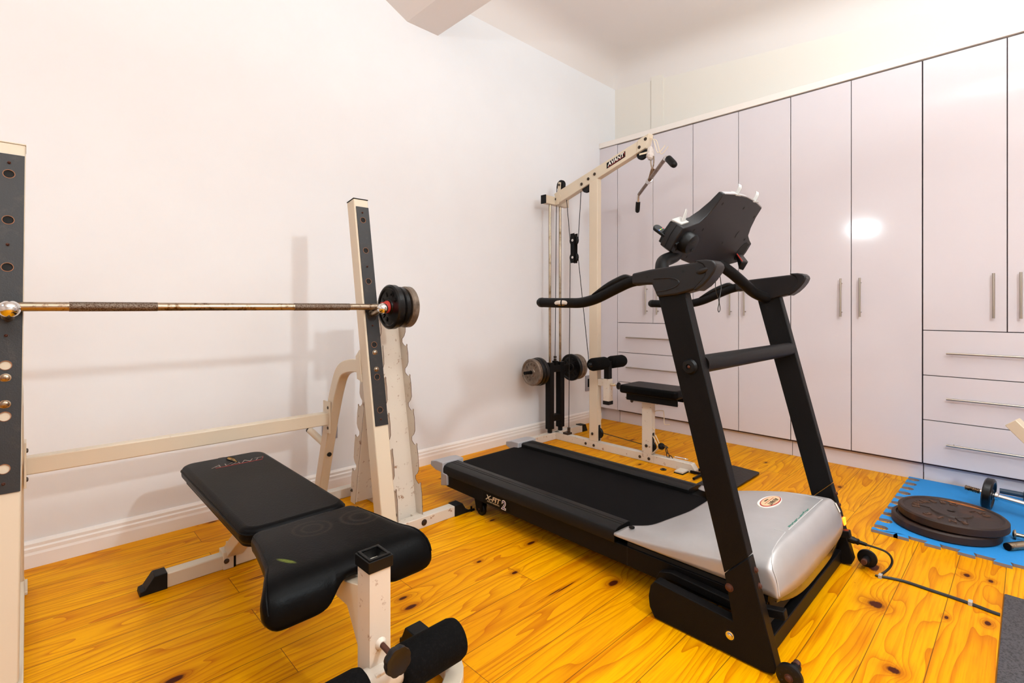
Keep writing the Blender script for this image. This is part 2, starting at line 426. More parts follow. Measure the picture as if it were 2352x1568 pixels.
# ------------------------------------------------------------------ wardrobes along the back wall
XD = 3.87; ZB, ZT = .116, 2.535
def handle_v(parent, y, z0, z1):
    m = MB().cyl((XD-.034, y, z0), (XD-.034, y, z1), .006, 14)
    for z in (z0+.03, z1-.03): m.cyl((XD-.034, y, z), (XD, y, z), .004, 10)
    return obj('handle', m, NICKEL, parent)
def handle_h(parent, y0, y1, z):
    m = MB().cyl((XD-.034, y0, z), (XD-.034, y1, z), .006, 14)
    for y in (y0+.03, y1-.03): m.cyl((XD-.034, y, z), (XD, y, z), .004, 10)
    return obj('handle', m, NICKEL, parent)
def unit(y1, y0, label, drawers):
    t = thing('wardrobe', (XD+.1, (y0+y1)/2, 0), label, 'wardrobe')
    obj('carcass', bx((XD+.019, y0+.001, ZB-.01), (XB-.005, y1-.001, ZT+.003)), GAP, t)
    obj('kickboard', bx((3.912, y0+.0012, 0), (3.93, y1-.0012, ZB-.004)), CAB, t, bevel=.0008)
    ym = (y0+y1)/2; g = .0022; dz = .914 if drawers else ZB
    for a, b, hy in ((y0, ym, ym-.053), (ym, y1, ym+.053)):
        d = obj('door', bx((XD, a+g, dz+g), (XD+.018, b-g, ZT-.004)), CAB, t, bevel=.0012)
        handle_v(d, hy, .99, 1.24)
    if drawers:
        for z0, z1, hz in ((.645, .914, .783), (.378, .645, .518), (.116, .378, .250)):
            d = obj('drawer', bx((XD, y0+g, z0+g), (XD+.018, y1-g, z1-g)), CAB, t, bevel=.0012)
            handle_h(d, y0+.11, y1-.11, hz)
    return t
unit(2.622, 1.902, 'white gloss wardrobe nearest the corner, drawers behind the padded pulldown seat', True)
unit(1.901, 1.180, 'tall white gloss wardrobe without drawers, behind the treadmill console', False)
unit(1.179, .456, 'tall white gloss wardrobe without drawers, right of the treadmill console, with two reflected lights', False)
unit(.454, -.27, 'white gloss wardrobe with three long drawers, above the blue foam mat', True)
unit(-.272, -1.0, 'white gloss wardrobe at the right edge of the row', False)
fp = thing('filler_panel', (XD+.02, 2.72, 0), 'narrow white gloss filler panel between the left wall and the corner wardrobe', 'panel')
obj('panel', bx((XD, 2.625, ZB), (XD+.02, YW, ZT)), CAB, fp, bevel=.001)
obj('kickboard', bx((3.912, 2.625, 0), (3.93, YW, ZB-.004)), CAB, fp)
tag(obj('cornice', bx((XD-.012, -1.0, ZT+.004), (XB-.002, YW-.001, ZT+.052)), TRIM, at=(XD, .9, ZT), bevel=.003),
    'long white cornice board capping the row of wardrobes', 'cornice')
ty = thing('chalk_note', (3.912, 1.46, .03), 'faint yellow handwritten 1680 on the wardrobe kickboard', 'handwriting')
text('handwriting', '1680', mat('yellow_pencil', srgb(226, 190, 110), .7), ty, (3.9108, 1.42, .062), (0,-1,0), (0,0,1), .035, .0003, .2, bold=-.0012)

# wall outlets
def outlet(x, label):
    t = thing('wall_outlet', (x, YW, .36), label, 'socket')
    obj('faceplate', bx((x-.045, YW-.012, .29), (x+.045, YW, .43)), OUTM, t, bevel=.003)
    obj('socket_insert', bx((x-.02, YW-.015, .325), (x+.02, YW-.011, .40)), LBLK, t, bevel=.002)
outlet(1.255, 'grey wall socket low behind the rear leg of the weight rack')
outlet(3.69, 'grey wall socket in the corner behind the pulldown tower')

# ------------------------------------------------------------------ squat and bench-press rack
rk = thing('barbell_rack', (.53, 2.25, 0), 'cream steel barbell rack with two drilled dark-faced uprights, against the left wall', 'rack')
def yf(z): return 1.865+.1827*z            # front face of the leaning uprights
COPPER = mat('rusty_hole_rim', srgb(150, 96, 62), .5, .4)
HOLES = [1.449, 1.308, 1.167, 1.026, .885, .744, .603]
for side, x0, x1 in ((-1, -.075, -.004), (1, 1.069, 1.140)):
    sh = -.012 if side < 0 else 0
    up = MB()
    def cor(x, z, back): return (x+(sh*(1.55-z)/1.4), yf(z)+(.066 if back else 0), z-(0.012 if back else 0)*(1 if z > 1 else 0))
    up.hull8([cor(x0, .05, 0), cor(x1, .05, 0), cor(x1, .05, 1), cor(x0, .05, 1), cor(x0, 1.548, 0), cor(x1, 1.548, 0), cor(x1, 1.548, 1), cor(x0, 1.548, 1)])
    u = obj('upright', up, CREAM, rk, bevel=.004)
    # drilled face plate
    pl = bmesh.new(); w0, w1 = x0+.008, x1-.002; xc = (x0+x1)/2
    mb = MB(); zs = [.538]+[h for h in HOLES[::-1]]+[1.512]
    bounds = [.538]+[(HOLES[::-1][i]+HOLES[::-1][i+1])/2 for i in range(6)]+[1.512]
    R = .0125
    for k, hz in enumerate(HOLES[::-1]):
        z0, z1 = bounds[k], bounds[k+1]; N = 24
        ring = []; outer = []
        for i in range(N):
            a = 2*PI*i/N+PI/N; ca, sa = math.cos(a), math.sin(a)
            ring.append((xc+R*ca, hz+R*sa))
            tx = ((w1-xc) if ca > 0 else (xc-w0))/max(abs(ca), 1e-6); tz = ((z1-hz) if sa > 0 else (hz-z0))/max(abs(sa), 1e-6)
            t = min(tx, tz); outer.append((xc+t*ca, hz+t*sa))
        for i in range(N):
            j = (i+1) % N
            quad = [ring[i], ring[j], outer[j], outer[i]]
            # corners of the cell
            A, B = outer[i], outer[j]; cpt = None
            onx = lambda p: abs(p[0]-w0) < 1e-6 or abs(p[0]-w1) < 1e-6
            if onx(A) != onx(B): cpt = (A[0] if onx(A) else B[0], B[1] if onx(A) else A[1])
            ptsq = [ring[i], ring[j], outer[j]]+([cpt] if cpt else [])+[outer[i]]
            for dep in (-.004, -.0005):
                mb.add([(p[0]+(sh*(1.55-p[1])/1.4), yf(p[1])+dep, p[1]) for p in ptsq], [tuple(range(len(ptsq)))])
            mb.add([(p[0]+(sh*(1.55-p[1])/1.4), yf(p[1])+dd, p[1]) for p, dd in ((ring[i], -.004), (ring[j], -.004), (ring[j], -.0005), (ring[i], -.0005))], [(0,1,2,3)])
            mb.add([(p[0]+(sh*(1.55-p[1])/1.4), yf(p[1])+dd, p[1]) for p, dd in ((outer[i], -.004), (outer[j], -.004), (outer[j], -.0005), (outer[i], -.0005))], [(0,1,2,3)])
    fpz = obj('face_plate', mb, PLATEM, u, smooth=False)
    for hz in HOLES:
        if abs(hz-1.026) < .01: continue
        xx = xc+sh*(1.55-hz)/1.4
        nn_ = Vector((0, -1, .1827)).normalized(); pc_ = Vector((xx, yf(hz), hz))
        obj('hole_rim', MB().ringlathe([(.0036, .0122), (.0050, .0122), (.0050, .0136), (.0036, .0136)], pc_, nn_, 24), COPPER, fpz)
        obj('hole', MB().cyl(pc_+nn_*.0010, pc_-nn_*.0008, .0122, 20), CREAM if (side < 0 and hz < .9) else BLACK, fpz)
    for z in (.851, .778):
        bolt(u, (xc+sh*(1.55-z)/1.4, yf(z)-.004, z), (0, -1, 0), .010, m=STEEL)
    for z in (1.485, 1.235, .97, .565):
        bolt(fpz, (xc+sh*(1.55-z)/1.4, yf(z)-.004, z), (0, -1, 0), .0035, name='screw', m=RUST)
    obj('top_cap', MB().hull8([(x0-.001, yf(1.548)-.001, 1.548), (x1+.001, yf(1.548)-.001, 1.548), (x1+.001, yf(1.536)+.067, 1.536), (x0-.001, yf(1.536)+.067, 1.536),
        (x0-.001, yf(1.551)-.001, 1.551), (x1+.001, yf(1.551)-.001, 1.551), (x1+.001, yf(1.539)+.067, 1.539), (x0-.001, yf(1.539)+.067, 1.539)]), LBLK if side > 0 else CREAM, u)
    # catch peg with a ball end
    pg = obj('peg', MB().tube([(xc, yf(1.02)+.03, 1.018), (xc, yf(1.02)-.03, 1.024), (xc+.002, 1.965, 1.044)], .0125, 16), STEEL, rk)
    obj('ball_end', MB().sphere((xc+.003, 1.955, 1.046), .024), CHROME, pg)
    # bent rear leg, foot
    lx = 1.0985 if side > 0 else -.033
    path = spline([(lx, 2.075, .785), (lx, 2.2, .78), (lx, 2.31, .747), (lx, 2.372, .66), (lx, 2.44, .50)], 6)+[Vector((lx, 2.60, .02))]
    lg = obj('rear_leg', MB().rtube(path, .047, .06), CREAM, rk, bevel=.004)
    obj('hole', MB().cyl((lx, 2.505, .307), (lx, 2.4655, .307), .011, 16), BLACK, lg)
    obj('foot_plate', MB().box((lx-.033, 2.55, 0), (lx+.033, 2.672, .012)), CREAM, rk, bevel=.002)
    obj('base_tube', MB().box((lx-.025, yf(.05)-.01, .0), (lx+.025, 2.60, .05)), CREAM, rk, bevel=.003)
    # gusset plate
    obj('gusset', MB().prism([(yf(.72)+.066, .72), (yf(.72)+.11, .73), (yf(.85)+.10, .83), (yf(.85)+.066, .86)], 'x', x0-.004, x0), CREAM, rk)
    # storage peg
    sp = obj('storage_peg', MB().cyl((lx, 2.48, .34), (lx-.03, 2.64, .405), .017, 20), CREAM, rk)
    obj('peg_end', MB().cyl((lx-.0298, 2.637, .404), (lx-.031, 2.645, .4071), .0172, 20), BLACK, sp)
    for z in (.555, .455):
        bolt(rk, (lx-.027*side, 2.415, z), (-side, 0, 0), .009)
cb = obj('cross_beam', bx((-.009, 2.41, .47), (1.075, 2.458, .53)), CREAM, rk, bevel=.004)
for x, s_ in ((1.073, -1), (-.009, 1)):
    obj('bracket', bx((min(x, x+.006*s_), 2.395, .43), (max(x, x+.006*s_), 2.47, .585)), CREAM, rk, bevel=.001)

# ------------------------------------------------------------------ barbell and its plates
bb = thing('barbell', (.55, 2.018, 1.038), 'long worn steel barbell lying across the pegs of the cream rack', 'barbell')
YBAR, ZBAR = 2.018, 1.0525
obj('shaft', MB().cyl((-.25, YBAR, ZBAR), (1.33, YBAR, ZBAR), .0138, 24), STEEL, bb)
for a, b in ((.09, .31), (.755, .985)):
    obj('knurl', MB().cyl((a, YBAR, ZBAR), (b, YBAR, ZBAR), .0147, 28), KNURL, bb)
obj('inner_collar', MB().lathe([(0, .0138), (0, .021), (.02, .023), (.022, .028), (.03, .028)], (1.138, YBAR, ZBAR), (1, 0, 0), 24), REDP, bb)
sl = obj('spinlock_collar', MB().lathe([(0, .018), (.006, .032), (.014, .032), (.018, .02), (.03, .02)], (1.292, YBAR, ZBAR), (1, 0, 0), 24), BLKM, bb)
obj('lever', MB().cyl((1.302, YBAR, ZBAR+.01), (1.322, YBAR-.012, ZBAR+.042), .004, 12), BLKM, sl)
def plate_mesh(R, T, rim=.016, hub=.032, bore=.0142, both=True):
    h = T/2; d = .006
    half = [(-h+.004, bore), (-h, bore+.003), (-h, hub), (-h+d, hub+.004), (-h+d, R-rim-.006), (-h, R-rim), (-h, R-.008), (-h+.006, R-.001)]
    prof = half+[(-t, r) for t, r in reversed(half)]
    return prof
LETR = mat('rusty_raised_letter', srgb(96, 64, 46), .6, .15, noise=(60, srgb(50, 32, 24), .5, .7))
def disc(name, c, axis, R, T, m, label, group=None, letters=None, rim=.016, hub=.032, cat='weight plate', bore=.0142):
    t = thing(name, c, label, cat, group)
    obj('disc', MB().ringlathe(plate_mesh(R, T, rim, hub, bore), c, axis, 56), m, t, angle=30)
    if letters:
        d = Vector(axis).normalized(); rr = (hub+R-rim)/2
        up0, xr = letters[2], letters[3]
        for k, (ch, ang) in enumerate(letters[0]):
            a = math.radians(ang); up = Vector(up0)*math.cos(a)+Vector(xr)*math.sin(a)
            side = Vector(xr)*math.cos(a)-Vector(up0)*math.sin(a)
            text('raised_letter', ch, LETR if m is RUSTP else m, t, Vector(c)+d*(T/2-.0055)+up*rr, side, up, letters[1], .0030, bold=.0012)
    return t
g_ = 'plates on the racked barbell'
LB = [(ch, -75+i*30) for i, ch in enumerate('FITNESS')]
arcK = [('W', -60), ('E', -30), ('I', 0), ('G', 30), ('H', 60), ('5', 160), ('K', 185), ('G', 210)]
disc('weight_plate', (1.187, YBAR, ZBAR), (-1, 0, 0), .102, .034, IRONB, 'shiny black iron plate nearest the rack upright on the barbell, largest of three', g_,
     ([('V', -120), ('E', -60), ('I', -20), ('O', 25), ('E', 60), ('S', 200), ('B', 230)], .026, (0,0,1), (0,-1,0)))
disc('weight_plate', (1.224, YBAR, ZBAR), (-1, 0, 0), .094, .028, IRONB, 'rust-flecked dark plate in the middle of the three on the barbell', g_)
disc('weight_plate', (1.265, YBAR, ZBAR), (-1, 0, 0), .096, .034, IRONG, 'worn brown-grey plate outermost on the barbell by its collar', g_)

# ------------------------------------------------------------------ A-frame weight stand with notched channels
af = thing('notched_stand', (1.30, 2.3, 0), 'chipped white A-frame stand with hooked notches, beside the right rack upright', 'stand')
EDGE = mat('bare_steel_edge', srgb(96, 66, 48), .6)
def notched(parent, x, sgn, name):
    """flange of a channel: plate in the plane X=x whose free edge carries hooks"""
    if sgn < 0: web = lambda z: 2.083+.185*z
    else: web = lambda z: 2.465-.185*z
    pts = []
    z = .06; W = .066
    zl = [.06, .20, .383, .547, .715, .864]
    pts.append((web(.02), .02)); pts.append((web(.02)+sgn*.05, .02))
    for hz in zl[1:]:
        # up the straight edge, out over a hook tip, then a deep rounded throat above it
        f = lambda zz, dd: (web(zz)+sgn*dd, zz)
        pts += [f(hz-.045, W), f(hz-.012, W-.002), f(hz, W+.001), f(hz+.003, W-.004), f(hz-.006, W-.012), f(hz-.008, W-.022), f(hz+.002, W-.036), f(hz+.010, W-.044),
                f(hz+.026, W-.042), f(hz+.042, W-.02), f(hz+.062, W-.006)]
    pts += [(web(.95)+sgn*W, .95), (web(1.02)+sgn*.05, 1.02), (web(1.02), 1.02)]
    o = obj(name, MB().prism(pts, 'x', x-.0015, x+.0015), CREAMW, parent, smooth=False)
    o.data.materials.append(EDGE)
    for p in o.data.polygons:
        if len(p.vertices) == 4: p.material_index = 1
    return o
for sgn in (-1, 1):
    web = (lambda z: 2.083+.185*z) if sgn < 0 else (lambda z: 2.465-.185*z)
    ch = obj('channel', MB().hull8([(1.235, web(.03)-.0015, .03), (1.37, web(.03)-.0015, .03), (1.37, web(.03)+.0015, .03), (1.235, web(.03)+.0015, .03),
        (1.235, web(1.02)-.0015, 1.02), (1.37, web(1.02)-.0015, 1.02), (1.37, web(1.02)+.0015, 1.02), (1.235, web(1.02)+.0015, 1.02)]), CREAMW, af)
    for x in (1.235, 1.37): notched(ch, x, sgn, 'notched_flange')
    for x, s_ in ((1.233, -1), (1.3715, 1)): bolt(ch, (x, web(.085)+sgn*.045, .085), (s_, 0, 0), .007)
obj('apex_cap', MB().hull8([(1.235, 2.255, 1.0), (1.37, 2.255, 1.0), (1.37, 2.295, 1.0), (1.235, 2.295, 1.0), (1.235, 2.265, 1.085), (1.37, 2.265, 1.085), (1.37, 2.285, 1.085), (1.235, 2.285, 1.085)]), CREAMW, af, bevel=.004)
obj('front_tube', bx((1.150, 2.012, 0), (1.545, 2.062, .052)), CREAMW, af, bevel=.003)
obj('rear_tube', bx((1.150, 2.632, 0), (1.52, 2.682, .052)), CREAMW, af, bevel=.003)
obj('spine_tube', bx((1.335, 2.062, .0), (1.385, 2.632, .05)), CREAMW, af, bevel=.003)
for y, xe in ((2.012, 1.545), (2.632, 1.52)):
    obj('rubber_foot', MB().prism([(xe-.002, -.0), (xe+.085, 0), (xe+.083, .014), (xe+.07, .018), (xe+.045, .056), (xe-.002, .056)], 'y', y-.004, y+.054), RUBBER, af, bevel=.002)
bolt(af, (1.36, 2.011, .026), (0, -1, 0), .012); bolt(af, (1.31, 2.631, .028), (0, -1, 0), .008)
obj('foot_bolt', MB().cyl((1.61, 2.01, .008), (1.66, 2.0, .008), .006, 10).cyl((1.645, 2.005, .0), (1.645, 2.005, .026), .005, 8), LBLK, af)

# ------------------------------------------------------------------ exercise bench
XC = .618
be = thing('exercise_bench', (XC, 1.6, 0), 'black vinyl weight bench on a cream frame with foam leg rollers, before the rack', 'bench')
def rounded(x0, y0, x1, y1, r, n=7):
    out = []
    for cx, cy, a0 in ((x1-r, y1-r, 0), (x0+r, y1-r, 90), (x0+r, y0+r, 180), (x1-r, y0+r, 270)):
        for k in range(n+1):
            a = math.radians(a0+90*k/n); out.append((cx+r*math.cos(a), cy+r*math.sin(a)))
    return out
PT = .402
bp = MB(); poly = rounded(.448, 1.575, .772, 2.445, .055)
poly = [((x-XC)*(1.0 if y < 2.2 else 1.0)+XC, y) for x, y in poly]
bp.prism(poly, 'z', PT-.052, PT)
back = obj('back_pad', bp, VINYL, be, bevel=.02, seg=5)
obj('piping', MB().tube([(XC+(x-XC)*1.003, 2.01+(y-2.01)*1.001, PT-.018) for x, y in poly], .0028, 8, closed=True), VINYL, back)
obj('backing_board', MB().prism(rounded(.462, 1.60, .758, 2.42, .05), 'z', PT-.064, PT-.050), LBLK, back)
# torn hole with yellow foam showing, and the maker's word
tear = []
for k in range(20):
    a = 2*PI*k/20; tear.append((.627+.012*math.cos(a)*(1+.3*math.sin(3*a))-.004*math.sin(a), 2.362+.052*math.sin(a)))
obj('foam_tear', MB().prism(tear, 'z', PT-.002, PT+.0008), mat('exposed_foam', srgb(170, 128, 66), .9, noise=(60, srgb(50, 36, 24), .45, .6)), back)
obj('tear_edge', MB().tube([(x, y, PT+.001) for x, y in tear], .0022, 6, closed=True).tube(spline([(.622, 2.41, PT), (.612, 2.428, PT-.0005), (.59, 2.431, PT-.001)], 4), .0012, 5), VINYL, back)
text('lettering', 'AVANT', mat('faded_print', srgb(140, 128, 120), .5), back, (.622, 2.303, PT+.0006), (1, 0, 0), (0, 1, 0), .050, .0004, .5, bold=-.0008, squash=1.12)
text('lettering', 'I', mat('faded_red_print', srgb(120, 36, 30), .5), back, (.726, 2.309, PT+.0006), (1, 0, 0), (0, 1, 0), .046, .0004, .35)
obj('underline', MB().box((.545, 2.282, PT), (.722, 2.2845, PT+.0009)), LRED, back)
# seat: a draped pad with two hanging lobes either side of the post
def seat_path(s):
    if s < .285: return (1.565-s, PT+.004*math.sin(s/.285*PI))
    s2 = s-.285; R = .080
    if s2 < R*PI/2:
        a = s2/R; return (1.28-R*math.sin(a), PT-R+R*math.cos(a))
    return (1.28-R+.08*(s2-R*PI/2), PT-R-(s2-R*PI/2))
def seat_norm(s):
    a = seat_path(max(s-.004, 0)); b = seat_path(s+.004); d = Vector((b[0]-a[0], b[1]-a[1])).normalized(); return Vector((d.y, -d.x))
NU, NS = 24, 22; top = []; bot = []
for i in range(NS+1):
    tr, br = [], []
    for j in range(NU+1):
        u = -1+2*j/NU; a = abs(u)
        notch = 1/(1+math.exp((a-.27)*26))
        L = .285+.1257+.028-.072*notch
        L -= .03*max(0, (a-.86)/.14)**2
        s = L*i/NS
        back_r = .02*max(0, (a-.8)/.2)**2
        s = back_r+(L-back_r)*i/NS
        y, z = seat_path(s); n = seat_norm(s)
        hw = .164+.038*min(1, max(0, (s-.03)/.25))**1.2+.032*min(1, max(0, (s-.24)/.11))
        th = .052+.006*min(1, max(0, (s-.33)/.12))
        x = XC+u*hw
        edge = max(0, (a-.9)/.1)
        tr.append(Vector((x, y, z))-Vector((0, n.x, n.y))*edge*.008)
        br.append(Vector((XC+u*hw*.985, y, z))-Vector((0, n.x, n.y))*th)
    top.append(tr); bot.append(br)
sm = MB()
loops = []
for i in range(NS+1): loops.append(top[i]+bot[i][::-1])
sm.grid(loops, closed_u=True)
n0 = len(loops[0]); 
def capstrip(row):
    h = n0//2
    for j in range(h-1): sm.add([row[j], row[j+1], row[n0-2-j], row[n0-1-j]], [(0,1,2,3)])
capstrip(loops[0]); capstrip(loops[-1])
seat = obj('seat_pad', sm, SEATV, be, subsurf=1, angle=180)
for sd in (-1, 1):
    line = []
    for i in range(1, NS-1): 
        p = top[i][1 if sd < 0 else NU-1]*.5+top[i][0 if sd < 0 else NU]*.5; line.append(p+Vector((-sd*.0006, 0, -.001)))
    obj('piping', MB().tube(line, .0025, 6), VINYL, seat)
# frame
obj('spine_tube', MB().bar((XC, 1.17, .31), (XC, 1.60, .31), .05, .06).bar((XC, 1.58, .31), (XC, 2.30, .31), .04, .035), CREAM, be, bevel=.003)
obj('gusset', MB().prism([(1.163, .20), (1.163, .36), (1.24, .34), (1.24, .30)], 'x', .592, .642), CREAM, be, bevel=.002)
obj('rear_leg', MB().rtube([(.605, 2.265, .06), (.605, 2.05, .22), (.605, 1.86, .335)], .062, .05), CREAM, be, bevel=.003)
rf = obj('rear_foot_tube', bx((.372, 2.247, 0), (.59, 2.297, .055)), CREAM, be, bevel=.004)
rf2 = obj('rear_foot_tube', bx((.605, 2.244, .003), (.87, 2.30, .062)), CREAM, be, bevel=.004)
obj('gasket', bx((.598, 2.2425, .0), (.609, 2.302, .0655)), RUBBER, be, bevel=.002)
obj('clamp_plate', MB().box((.562, 2.240, 0), (.60, 2.304, .070)), CREAM, be, bevel=.003)
bolt(be, (.573, 2.239, .035), (0, -1, 0), .008); bolt(be, (.585, 2.262, .083), (-1, 0, 0), .010); bolt(be, (.655, 2.262, .083), (1, 0, 0), .010)
obj('hinge_lug', MB().box((.582, 2.245, .06), (.588, 2.285, .095)).box((.648, 2.245, .06), (.654, 2.285, .095)), CREAM, be)
for sx, x in ((-1, .376), (1, .866)):
    obj('rubber_foot', MB().prism([(x, 0), (x+sx*.085, 0), (x+sx*.083, .016), (x+sx*.068, .02), (x+sx*.04, .06), (x, .06)], 'y', 2.242, 2.302), RUBBER, be, bevel=.002)
# post, collar, knob
z0p, z1p = .10, .432
pm = MB(); xo0, xo1, yo0, yo1 = .590, .646, 1.102, 1.163; w = .004
outer = [(xo0, yo0), (xo1, yo0), (xo1, yo1), (xo0, yo1)]; inner = [(xo0+w, yo0+w), (xo1-w, yo0+w), (xo1-w, yo1-w), (xo0+w, yo1-w)]
def hollow(mb, outer, inner, z0, z1):
    vs = [(x, y, z0) for x, y in outer]+[(x, y, z1) for x, y in outer]+[(x, y, z0) for x, y in inner]+[(x, y, z1) for x, y in inner]
    fs = []
    for i in range(4):
        j = (i+1) % 4
        fs += [(i, j, 4+j, 4+i), (8+j, 8+i, 12+i, 12+j), (4+i, 4+j, 12+j, 12+i), (j, i, 8+i, 8+j)]
    return mb.add(vs, fs)
hollow(pm, outer, inner, z0p, z1p)
post = obj('post', pm, CREAMW, be, smooth=False)
cm = MB(); o2 = [(xo0-.005, yo0-.005), (xo1+.005, yo0-.005), (xo1+.005, yo1+.005), (xo0-.005, yo1+.005)]
i2 = [(xo0+.006, yo0+.006), (xo1-.006, yo0+.006), (xo1-.006, yo1-.006), (xo0+.006, yo1-.006)]
hollow(cm, o2, i2, .412, .440)
o3 = [(xo0-.001, yo0-.001), (xo1+.001, yo0-.001), (xo1+.001, yo1+.001), (xo0-.001, yo1+.001)]
hollow(cm, o3, i2, .440, .444)
obj('post_plug', bx((xo0+.005, yo0+.005, .395), (xo1-.005, yo1-.005, .418)), CREAMW, post)
obj('collar_cap', cm, BLKP, post, smooth=False, bevel=.0015)
obj('weld', MB().lathe([(0, .015), (.005, .013), (.009, .009)], (.619, 1.102, .232), (0, -1, 0), 12), CREAMW, post)
st = obj('screw_stem', MB().cyl((.619, 1.098, .232), (.616, 1.035, .232), .0068, 12), RUST, post)
kn = MB(); N = 8; kc = Vector((.616, 1.0, .232))
prof = [(0, .020), (.004, .030), (.016, .0335), (.024, .0325), (.024, .0275), (.021, .022), (.0195, .004)]
vs = []
SG = 48
for t, r in prof:
    for i in range(SG):
        a = 2*PI*i/SG; f = 1.0 if r < .0286 else 1-.07*max(0, math.cos(a*8))
        vs.append((kc.x+r*f*math.cos(a), 1.036-t, kc.z+r*f*math.sin(a)))
fs = []
for k in range(len(prof)-1):
    for i in range(SG):
        j = (i+1) % SG; fs.append((k*SG+i, k*SG+j, (k+1)*SG+j, (k+1)*SG+i))
fs.append(tuple(range(SG))); fs.append(tuple(range((len(prof)-1)*SG, len(prof)*SG)))
kn.add(vs, fs); obj('knob', kn, BLKS, post, angle=40)
# rollers
obj('roller_bar', MB().cyl((.41, 1.10, .142), (.835, 1.10, .142), .0125, 16), STEEL, be)
for x0, x1 in ((.345, .578), (.662, .855)):
    L = x1-x0
    obj('foam_roller', MB().lathe([(0, .018), (0, .040), (.006, .050), (.02, .054), (L-.02, .054), (L-.006, .050), (L, .040), (L, .018)], (x0, 1.10, .142), (1, 0, 0), 32), FOAM, be, angle=50)
obj('roller_sleeve', MB().cyl((.575, 1.10, .15), (.664, 1.10, .15), .034, 20).box((.592, 1.075, .10), (.645, 1.165, .18)), CREAMW, be, bevel=.002)
# U-shaped front foot, open towards the wall, with rubber tips
fo, fi = [], []
pth = [(.866, 1.30), (.866, 1.22)]
cxx, cyy, RR = XC, 1.17, .248
for k in range(0, 17):
    a = -PI*k/16; pth.append((cxx+RR*math.cos(a)*1.02, cyy+RR*.62*math.sin(a)))
pth += [(.37, 1.22), (.37, 1.30)]
def ribbon(path, w, z0, z1):
    P = [Vector((x, y, 0)) for x, y in path]; rows = []
    for i, p in enumerate(P):
        t = (P[min(i+1, len(P)-1)]-P[max(i-1, 0)]).normalized(); nn = Vector((-t.y, t.x, 0))
        rows.append([p+nn*w/2+Vector((0,0,z0)), p-nn*w/2+Vector((0,0,z0)), p-nn*w/2+Vector((0,0,z1)), p+nn*w/2+Vector((0,0,z1))])
    m = MB().grid(rows, closed_u=True); m.add(rows[0], [(0,1,2,3)]); m.add(rows[-1], [(3,2,1,0)]); return m
obj('front_foot', ribbon(pth, .05, .0, .055), CREAM, be, bevel=.003)
for x in (.866, .37):
    obj('rubber_foot', MB().prism([(1.295, 0), (1.378, 0), (1.376, .016), (1.366, .02), (1.345, .061), (1.295, .061)], 'x', x-.028, x+.028), RUBBER, be, bevel=.003)
obj('front_strut', MB().bar((XC, 1.13, .13), (XC, 1.05, .03), .05, .05), CREAM, be, bevel=.003)

# ------------------------------------------------------------------ lat pulldown machine
LX = 3.055                                     # centre plane
lm = thing('pulldown_machine', (LX, 2.1, 0), 'cream steel pulldown machine with angled top arm and black padded seat, in the corner', 'gym machine')
X0, X1 = 3.03, 3.08
obj('base_beam', MB().prism([(2.665, 0), (2.665, .055), (1.50, .055), (1.475, .02), (1.475, 0)], 'x', X0, X1), CREAMW, lm, bevel=.003)
obj('rear_cross_tube', bx((2.67, 2.635, 0), (3.375, 2.685, .055)), CREAMW, lm, bevel=.003)
for sx, x in ((1, 3.37), (-1, 2.675)):
    obj('rubber_foot', MB().prism([(x, 0), (x+sx*.07, 0), (x+sx*.045, .058), (x-sx*.02, .062), (x-sx*.02, .055), (x, .055)], 'y', 2.632, 2.69), RUBBER, lm, bevel=.002)
obj('foot_bracket', bx((X0-.075, 1.52, .006), (X0+.002, 1.575, .016)), CREAMW, lm, bevel=.001)
obj('rubber_pad', bx((X0-.078, 1.517, 0), (X0+.004, 1.578, .007)), RUBBER, lm)
obj('splice_plate', bx((X0-.003, 2.225, .002), (X0, 2.36, .057)), CREAMW, lm, bevel=.001)
obj('splice_plate', bx((X0-.003, 1.765, .002), (X0, 1.90, .057)), CREAMW, lm, bevel=.001)
up = MB().prism([(2.23, .055), (2.305, .055), (2.305, 1.985), (2.23, 2.008)], 'x', X0, X1)
upr = obj('upright', up, CREAM, lm, bevel=.004)
obj('pulley_slot', bx((X0+.014, 2.2285, .062), (X1-.014, 2.2300, .178)), BLACK, upr)
obj('low_pulley', MB().lathe([(0, .038), (.004, .042), (.01, .034), (.016, .042), (.02, .038)], (LX-.01, 2.238, .118), (1, 0, 0), 28), BLKP, lm)
# seat post
sp = obj('seat_post', bx((X0, 1.783, .055), (X1, 1.857, .425)), CREAMW, lm, bevel=.004)
obj('pulley_slot', bx((X0+.014, 1.7815, .07), (X1-.014, 1.7830, .20)), BLACK, sp)
obj('low_pulley', MB().lathe([(0, .034), (.004, .038), (.01, .03), (.016, .038), (.02, .034)], (LX-.01, 1.80, .105), (1, 0, 0), 28), BLKP, lm)
for (y, z) in ((2.274, .11), (2.335, .026), (2.26, .026), (1.82, .11), (1.87, .026), (1.80, .026), (2.645, .03)):
    bolt(lm, (X0-.003, y, z), (-1, 0, 0), .0085)
